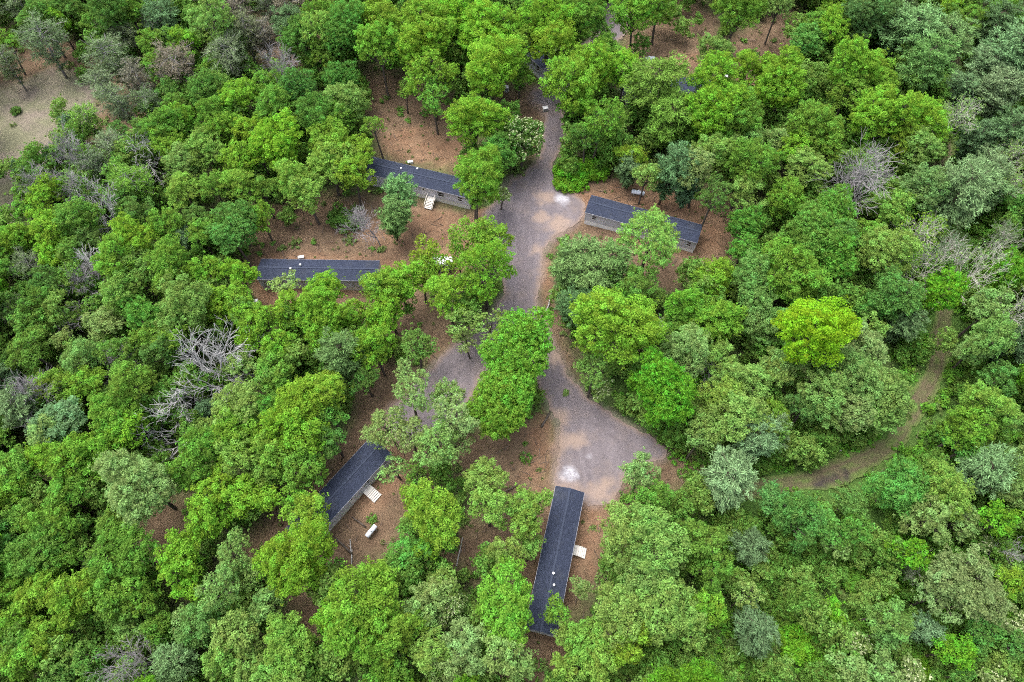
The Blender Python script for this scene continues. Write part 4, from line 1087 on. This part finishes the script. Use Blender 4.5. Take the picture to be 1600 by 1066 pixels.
# ------------------------------------------------------------------ stuff: undergrowth, woods beyond the frame, fallen twigs
def scatter(name, pts, rots, scl, idx, meshes, color, label, cat):
    col = bpy.data.collections.new(name + '_kinds')
    for q, me in enumerate(meshes):
        col.objects.link(bpy.data.objects.new(f'{name}_{chr(97 + q)}', me))
    me = bpy.data.meshes.new(name)
    me.vertices.add(len(pts)); me.vertices.foreach_set('co', np.asarray(pts, np.float32).ravel())
    a = me.attributes.new('rot', 'FLOAT_VECTOR', 'POINT'); a.data.foreach_set('vector', np.asarray(rots, np.float32).ravel())
    a = me.attributes.new('scl', 'FLOAT_VECTOR', 'POINT'); a.data.foreach_set('vector', np.asarray(scl, np.float32).ravel())
    a = me.attributes.new('idx', 'INT', 'POINT'); a.data.foreach_set('value', np.asarray(idx, np.int32))
    o = link(bpy.data.objects.new(name, me)); o.color = (*color, 1)
    ng = bpy.data.node_groups.new(name, 'GeometryNodeTree')
    ng.interface.new_socket('Geometry', in_out='INPUT', socket_type='NodeSocketGeometry')
    ng.interface.new_socket('Geometry', in_out='OUTPUT', socket_type='NodeSocketGeometry')
    N, Lk = ng.nodes, ng.links
    gi, go = N.new('NodeGroupInput'), N.new('NodeGroupOutput')
    m2p, iop, ci = N.new('GeometryNodeMeshToPoints'), N.new('GeometryNodeInstanceOnPoints'), N.new('GeometryNodeCollectionInfo')
    ci.inputs['Collection'].default_value = col; ci.inputs['Separate Children'].default_value = True; ci.inputs['Reset Children'].default_value = True
    def na(nm, t):
        n = N.new('GeometryNodeInputNamedAttribute'); n.data_type = t; n.inputs['Name'].default_value = nm; return n.outputs['Attribute']
    Lk.new(gi.outputs[0], m2p.inputs['Mesh']); Lk.new(m2p.outputs[0], iop.inputs['Points']); Lk.new(ci.outputs[0], iop.inputs['Instance'])
    iop.inputs['Pick Instance'].default_value = True
    Lk.new(na('idx', 'INT'), iop.inputs['Instance Index']); Lk.new(na('rot', 'FLOAT_VECTOR'), iop.inputs['Rotation']); Lk.new(na('scl', 'FLOAT_VECTOR'), iop.inputs['Scale'])
    Lk.new(iop.outputs[0], go.inputs[0])
    md = o.modifiers.new('scatter', 'NODES'); md.node_group = ng
    tag(o, label, cat, kind='stuff')
    return o
def under_mesh(seed, R, n, L, mat='under', sq=.6):
    r = np.random.RandomState(seed); d = unit(r.normal(size=(n, 3))); d[:, 2] = np.abs(d[:, 2])
    c = d * R * r.uniform(.2, 1.0, (n, 1)) * np.array([1, 1, sq]); c[:, 2] += .05
    lv = Leaves(seed + 1); lv.tufts(c, np.full(n, .3), np.full(n, 14), L, .8, .6)
    return lv.mesh('undergrowth_tuft', M[mat])
UM = [under_mesh(2000 + i, (.7, .9, 1.2, 1.5)[i % 4], (9, 14, 20, 28)[i % 4], .26) for i in range(8)]
def spread(n, dens_fn, seed, box=(-128, 128, 2, 172)):
    r = np.random.RandomState(seed)
    X = np.stack([r.uniform(box[0], box[1], n), r.uniform(box[2], box[3], n)], 1)
    return X[r.rand(n) < dens_fn(X)], r
HB = [(h.location.x, h.location.y, h.rotation_euler.z) for h in (h1, h2, h3, h4, h5, h6, h7)]
def off_homes(X, m=.6):
    ok = np.ones(len(X), bool)
    for hx, hy, a in HB:
        dx, dy = X[:, 0] - hx, X[:, 1] - hy
        lx, ly = dx * math.cos(a) + dy * math.sin(a), -dx * math.sin(a) + dy * math.cos(a)
        ok &= ~((abs(lx) < HL / 2 + m) & (abs(ly) < HW / 2 + m))
    return ok
def d_low(X):
    road, trk, clr, tan, lit, grn = masks(X)
    free = (1 - np.clip(road * 1.3 + trk * 1.2, 0, 1)) * (1 - .97 * np.clip(tan * 1.4, 0, 1)) * (1 - .99 * np.clip(clr * 1.2, 0, 1)) * (1 - .82 * lit)
    return free * off_homes(X) * (.55 + .45 * grn) * (.45 + 1.2 * (fnoise(X, 11, 70) > .5))
for nm, sd, col, n, lab, flt in (('undergrowth', 81, (.115, .235, .044), 9000, 'low leafy undergrowth covering the forest floor', None),
                                 ('pale_undergrowth', 82, (.135, .20, .058), 4200, 'paler scrubby undergrowth between the trees', None)):
    X, r = spread(n, d_low, sd)
    n_ = len(X)
    s = r.uniform(.55, 1.35, n_)
    scatter(nm, np.column_stack([X, np.full(n_, -.25)]), np.column_stack([np.zeros(n_), np.zeros(n_), r.uniform(0, 6.28, n_)]), np.column_stack([s, s, s * r.uniform(.7, 1.4, n_)]), r.randint(0, len(UM), n_), UM, col, lab, 'undergrowth')
def d_green(X):
    road, trk, clr, tan, lit, grn = masks(X)
    return (1 - np.clip(road * 1.3 + trk * 1.3, 0, 1)) * np.clip(grn, 0, 1) * (.25 + 1.0 * (fnoise(X, 8, 72) > .45)) * off_homes(X)
X, r = spread(11000, d_green, 83); n_ = len(X); s = r.uniform(.8, 2.1, n_)
scatter('lush_undergrowth', np.column_stack([X, np.full(n_, -.2)]), np.column_stack([np.zeros(n_), np.zeros(n_), r.uniform(0, 6.28, n_)]), np.column_stack([s, s, s * r.uniform(.8, 1.6, n_)]), r.randint(0, len(UM), n_), UM, (.110, .255, .032), 'lush bright green ground cover beside the dirt track', 'undergrowth')

# sparse weeds on open soil
def d_weed(X):
    road, trk, clr, tan, lit, grn = masks(X)
    return (1 - np.clip(road * 1.3, 0, 1)) * np.clip(lit * .8 + tan * .5 + clr * .12, 0, 1) * off_homes(X) * (fnoise(X, 6, 79) > .46)
X, r = spread(6500, d_weed, 88); n_ = len(X); s = r.uniform(.14, .42, n_)
scatter('weeds', np.column_stack([X, np.full(n_, -.06)]), np.column_stack([np.zeros(n_), np.zeros(n_), r.uniform(0, 6.28, n_)]), np.column_stack([s, s, s]), r.randint(0, len(UM), n_), UM, (.13, .165, .055), 'sparse weeds and grass tufts on the open soil', 'weeds')

# saplings and tall shrubs that close the gaps between the crowns
SM = []
for i, (R, hc) in enumerate([(1.5, 2.2), (1.9, 3.2), (2.4, 4.6), (1.7, 3.8), (2.2, 5.4)]):
    SM.append(broadleaf(2300 + i * 7, R, hc, 9, (.34, .52), tuft=.52, L=.28, dens=.85, thin=.15, low=-.8)[1][1])
def d_sap(X):
    road, trk, clr, tan, lit, grn = masks(X)
    free = (1 - np.clip(road * 1.6 + trk * 1.5, 0, 1)) * (1 - np.clip(tan * 1.6, 0, 1)) * (1 - np.clip(clr * 1.6, 0, 1)) * (1 - np.clip(lit * 1.35, 0, .98))
    r2, t2, c2, a2, _l, _g = masks(X + np.array([0, 3.0]))     # nor right in front of the road, the track or a yard
    free = free * (1 - np.clip(r2 + t2 * 1.3 + c2 + a2, 0, 1)) * off_homes(X + np.array([0, 3.5]), 1.5)
    return free * off_homes(X, 2.5) * (.6 + .4 * (fnoise(X, 14, 75) > .45))
X, r = spread(12000, d_sap, 87); X = X[COVER(X)]; n_ = len(X); s = r.uniform(.6, 1.3, n_) * (1 - .2 * masks(X)[5])
half = r.rand(n_) < .6
for nm, sel, col, lab in (('understory', half, (.130, .258, .048), 'shady green saplings filling gaps beneath the crowns'), ('light_understory', ~half, (.180, .305, .066), 'lighter green saplings filling gaps beneath the crowns')):
    q = int(sel.sum())
    scatter(nm, np.column_stack([X[sel], np.full(q, -.3)]), np.column_stack([np.zeros(q), np.zeros(q), r.uniform(0, 6.28, q)]), np.column_stack([s[sel], s[sel], s[sel] * r.uniform(.8, 1.4, q)]), r.randint(0, len(SM), q), SM, col, lab, 'saplings')

# woods that go on beyond the frame
WM = []
for kd in ('O', 'M'):
    for (R, hc, parts) in PROTO[kd]:
        if 3 < R < 6: WM += [(parts[1][1], R)]
r = np.random.RandomState(91)
pts = []
TX = np.array([(t[0], t[1]) for t in trees])
for _ in range(6000):
    p = np.array([r.uniform(-190, 190), r.uniform(-30, 235)])
    # outside the camera's view on the ground, by a margin
    v = p[1] * _C + CAM_H * _S - 12 * _S
    sx = 800 + FPX * p[0] / v; sy = 533 - FPX * (p[1] * _S - (CAM_H - 12) * _C) / v
    if -38 < sx < 1638 and -42 < sy < 1108: continue
    if -60 < sx < 30 and 100 < sy < 390: continue
    if pts and np.min(np.hypot(*(np.array(pts) - p).T)) < 6.2: continue
    if np.min(np.hypot(*(TX - p).T)) < 4.5: continue
    pts.append(p)
pts = np.array(pts); n_ = len(pts); s = r.uniform(.85, 1.2, n_)
scatter('surrounding_woodland', np.column_stack([pts, np.full(n_, -.1)]), np.column_stack([np.zeros(n_), np.zeros(n_), r.uniform(0, 6.28, n_)]), np.column_stack([s, s, s]), r.randint(0, len(WM), n_), [w[0] for w in WM], (.095, .225, .018), 'unbroken woodland canopy carrying on past the edges', 'woodland')

# fallen twigs and sticks on the bare litter
def d_twig(X):
    road, trk, clr, tan, lit, grn = masks(X)
    return (1 - np.clip(road * 1.3, 0, 1)) * np.clip(lit * .9 + tan * .25, 0, 1) * off_homes(X)
X, r = spread(9000, d_twig, 85)
tv_, tf_ = [], []
for p in X:
    a = r.rand() * 6.28; L = r.uniform(.4, 1.8) * (1 if r.rand() < .93 else 2.0); w = .02 + .025 * r.rand() + .016 * L
    d = np.array([math.cos(a), math.sin(a), 0]); q = np.array([-d[1], d[0], 0]); c = np.array([p[0], p[1], -.02 + r.rand() * .08]); k0 = len(tv_)
    for e, ww in ((-L/2, w), (L/2, w * .4)):
        tv_ += [c + d * e + q * ww, c + d * e - q * ww, c + d * e + np.array([0, 0, ww * 1.6])]
    tf_ += [(k0, k0+3, k0+5, k0+2), (k0+1, k0+2, k0+5, k0+4), (k0, k0+1, k0+4, k0+3)]
me = mesh_np('fallen_twigs', np.array(tv_), np.array(tf_)); me.materials.append(bark_mat('stick_wood', (0.17, 0.13, 0.105)))
tag(link(bpy.data.objects.new('fallen_twigs', me)), 'fallen twigs and sticks scattered over the leaf litter', 'twigs', kind='stuff')

# logs one can tell apart
LOGS = [(522, 800, 150, 3.2, .16, 'dark log end on to the slanting home, beside its shaded corner'), (560, 815, 145, 3.0, .12, 'thin dark log above the lower white tank'), (548, 862, 100, 4.0, .11, 'pale slim log left below the lower white tank'),
        (536, 852, 140, 4.2, .18, 'dark rotten log at the foot of the big lime oak'), (853, 655, 60, 3.4, .22, 'charred dark log on the sand beside the gravel fork'), (1322, 696, 40, 3.4, .14, 'pale bare log above the track bend'), (858, 470, 75, 5.0, .14, 'weathered pole along the right road verge'), (800, 762, 30, 2.5, .12, 'short dark log below the gravel fork'),
        (718, 862, 80, 4.5, .10, 'slim pale pole on brown ground left of the lowest home'), (1260, 30, 70, 2.0, .12, 'short pale log in the upper right clearing')]
for x, y, a, L, R, lab in LOGS:
    p = at(x, y, .1); r_ = np.random.RandomState(int(x))
    e = empty('fallen_log', (p.x, p.y, R * .7), rad(a)); tag(e, lab, 'log', 'logs lying on the ground')
    mt = M['deadwood'] if 'pale' in lab or 'weathered' in lab else M['bark']
    MB().tube([(-L/2, 0, 0), (-L/6, r_.normal() * .06, .02), (L/6, r_.normal() * .06, 0), (L/2, 0, 0)], [R, R * .92, R * .8, R * .6], 9).build('stem', mt, e, True)
    MB().tube([(L * .15, 0, 0), (L * .3, .4, .25)], [R * .4, R * .15], 6).build('branch_stub', mt, e, True)
    MB().tube([(-L * .1, 0, 0), (L * .05, -.35, .2)], [R * .35, R * .12], 6).build('branch_stub', mt, e, True)
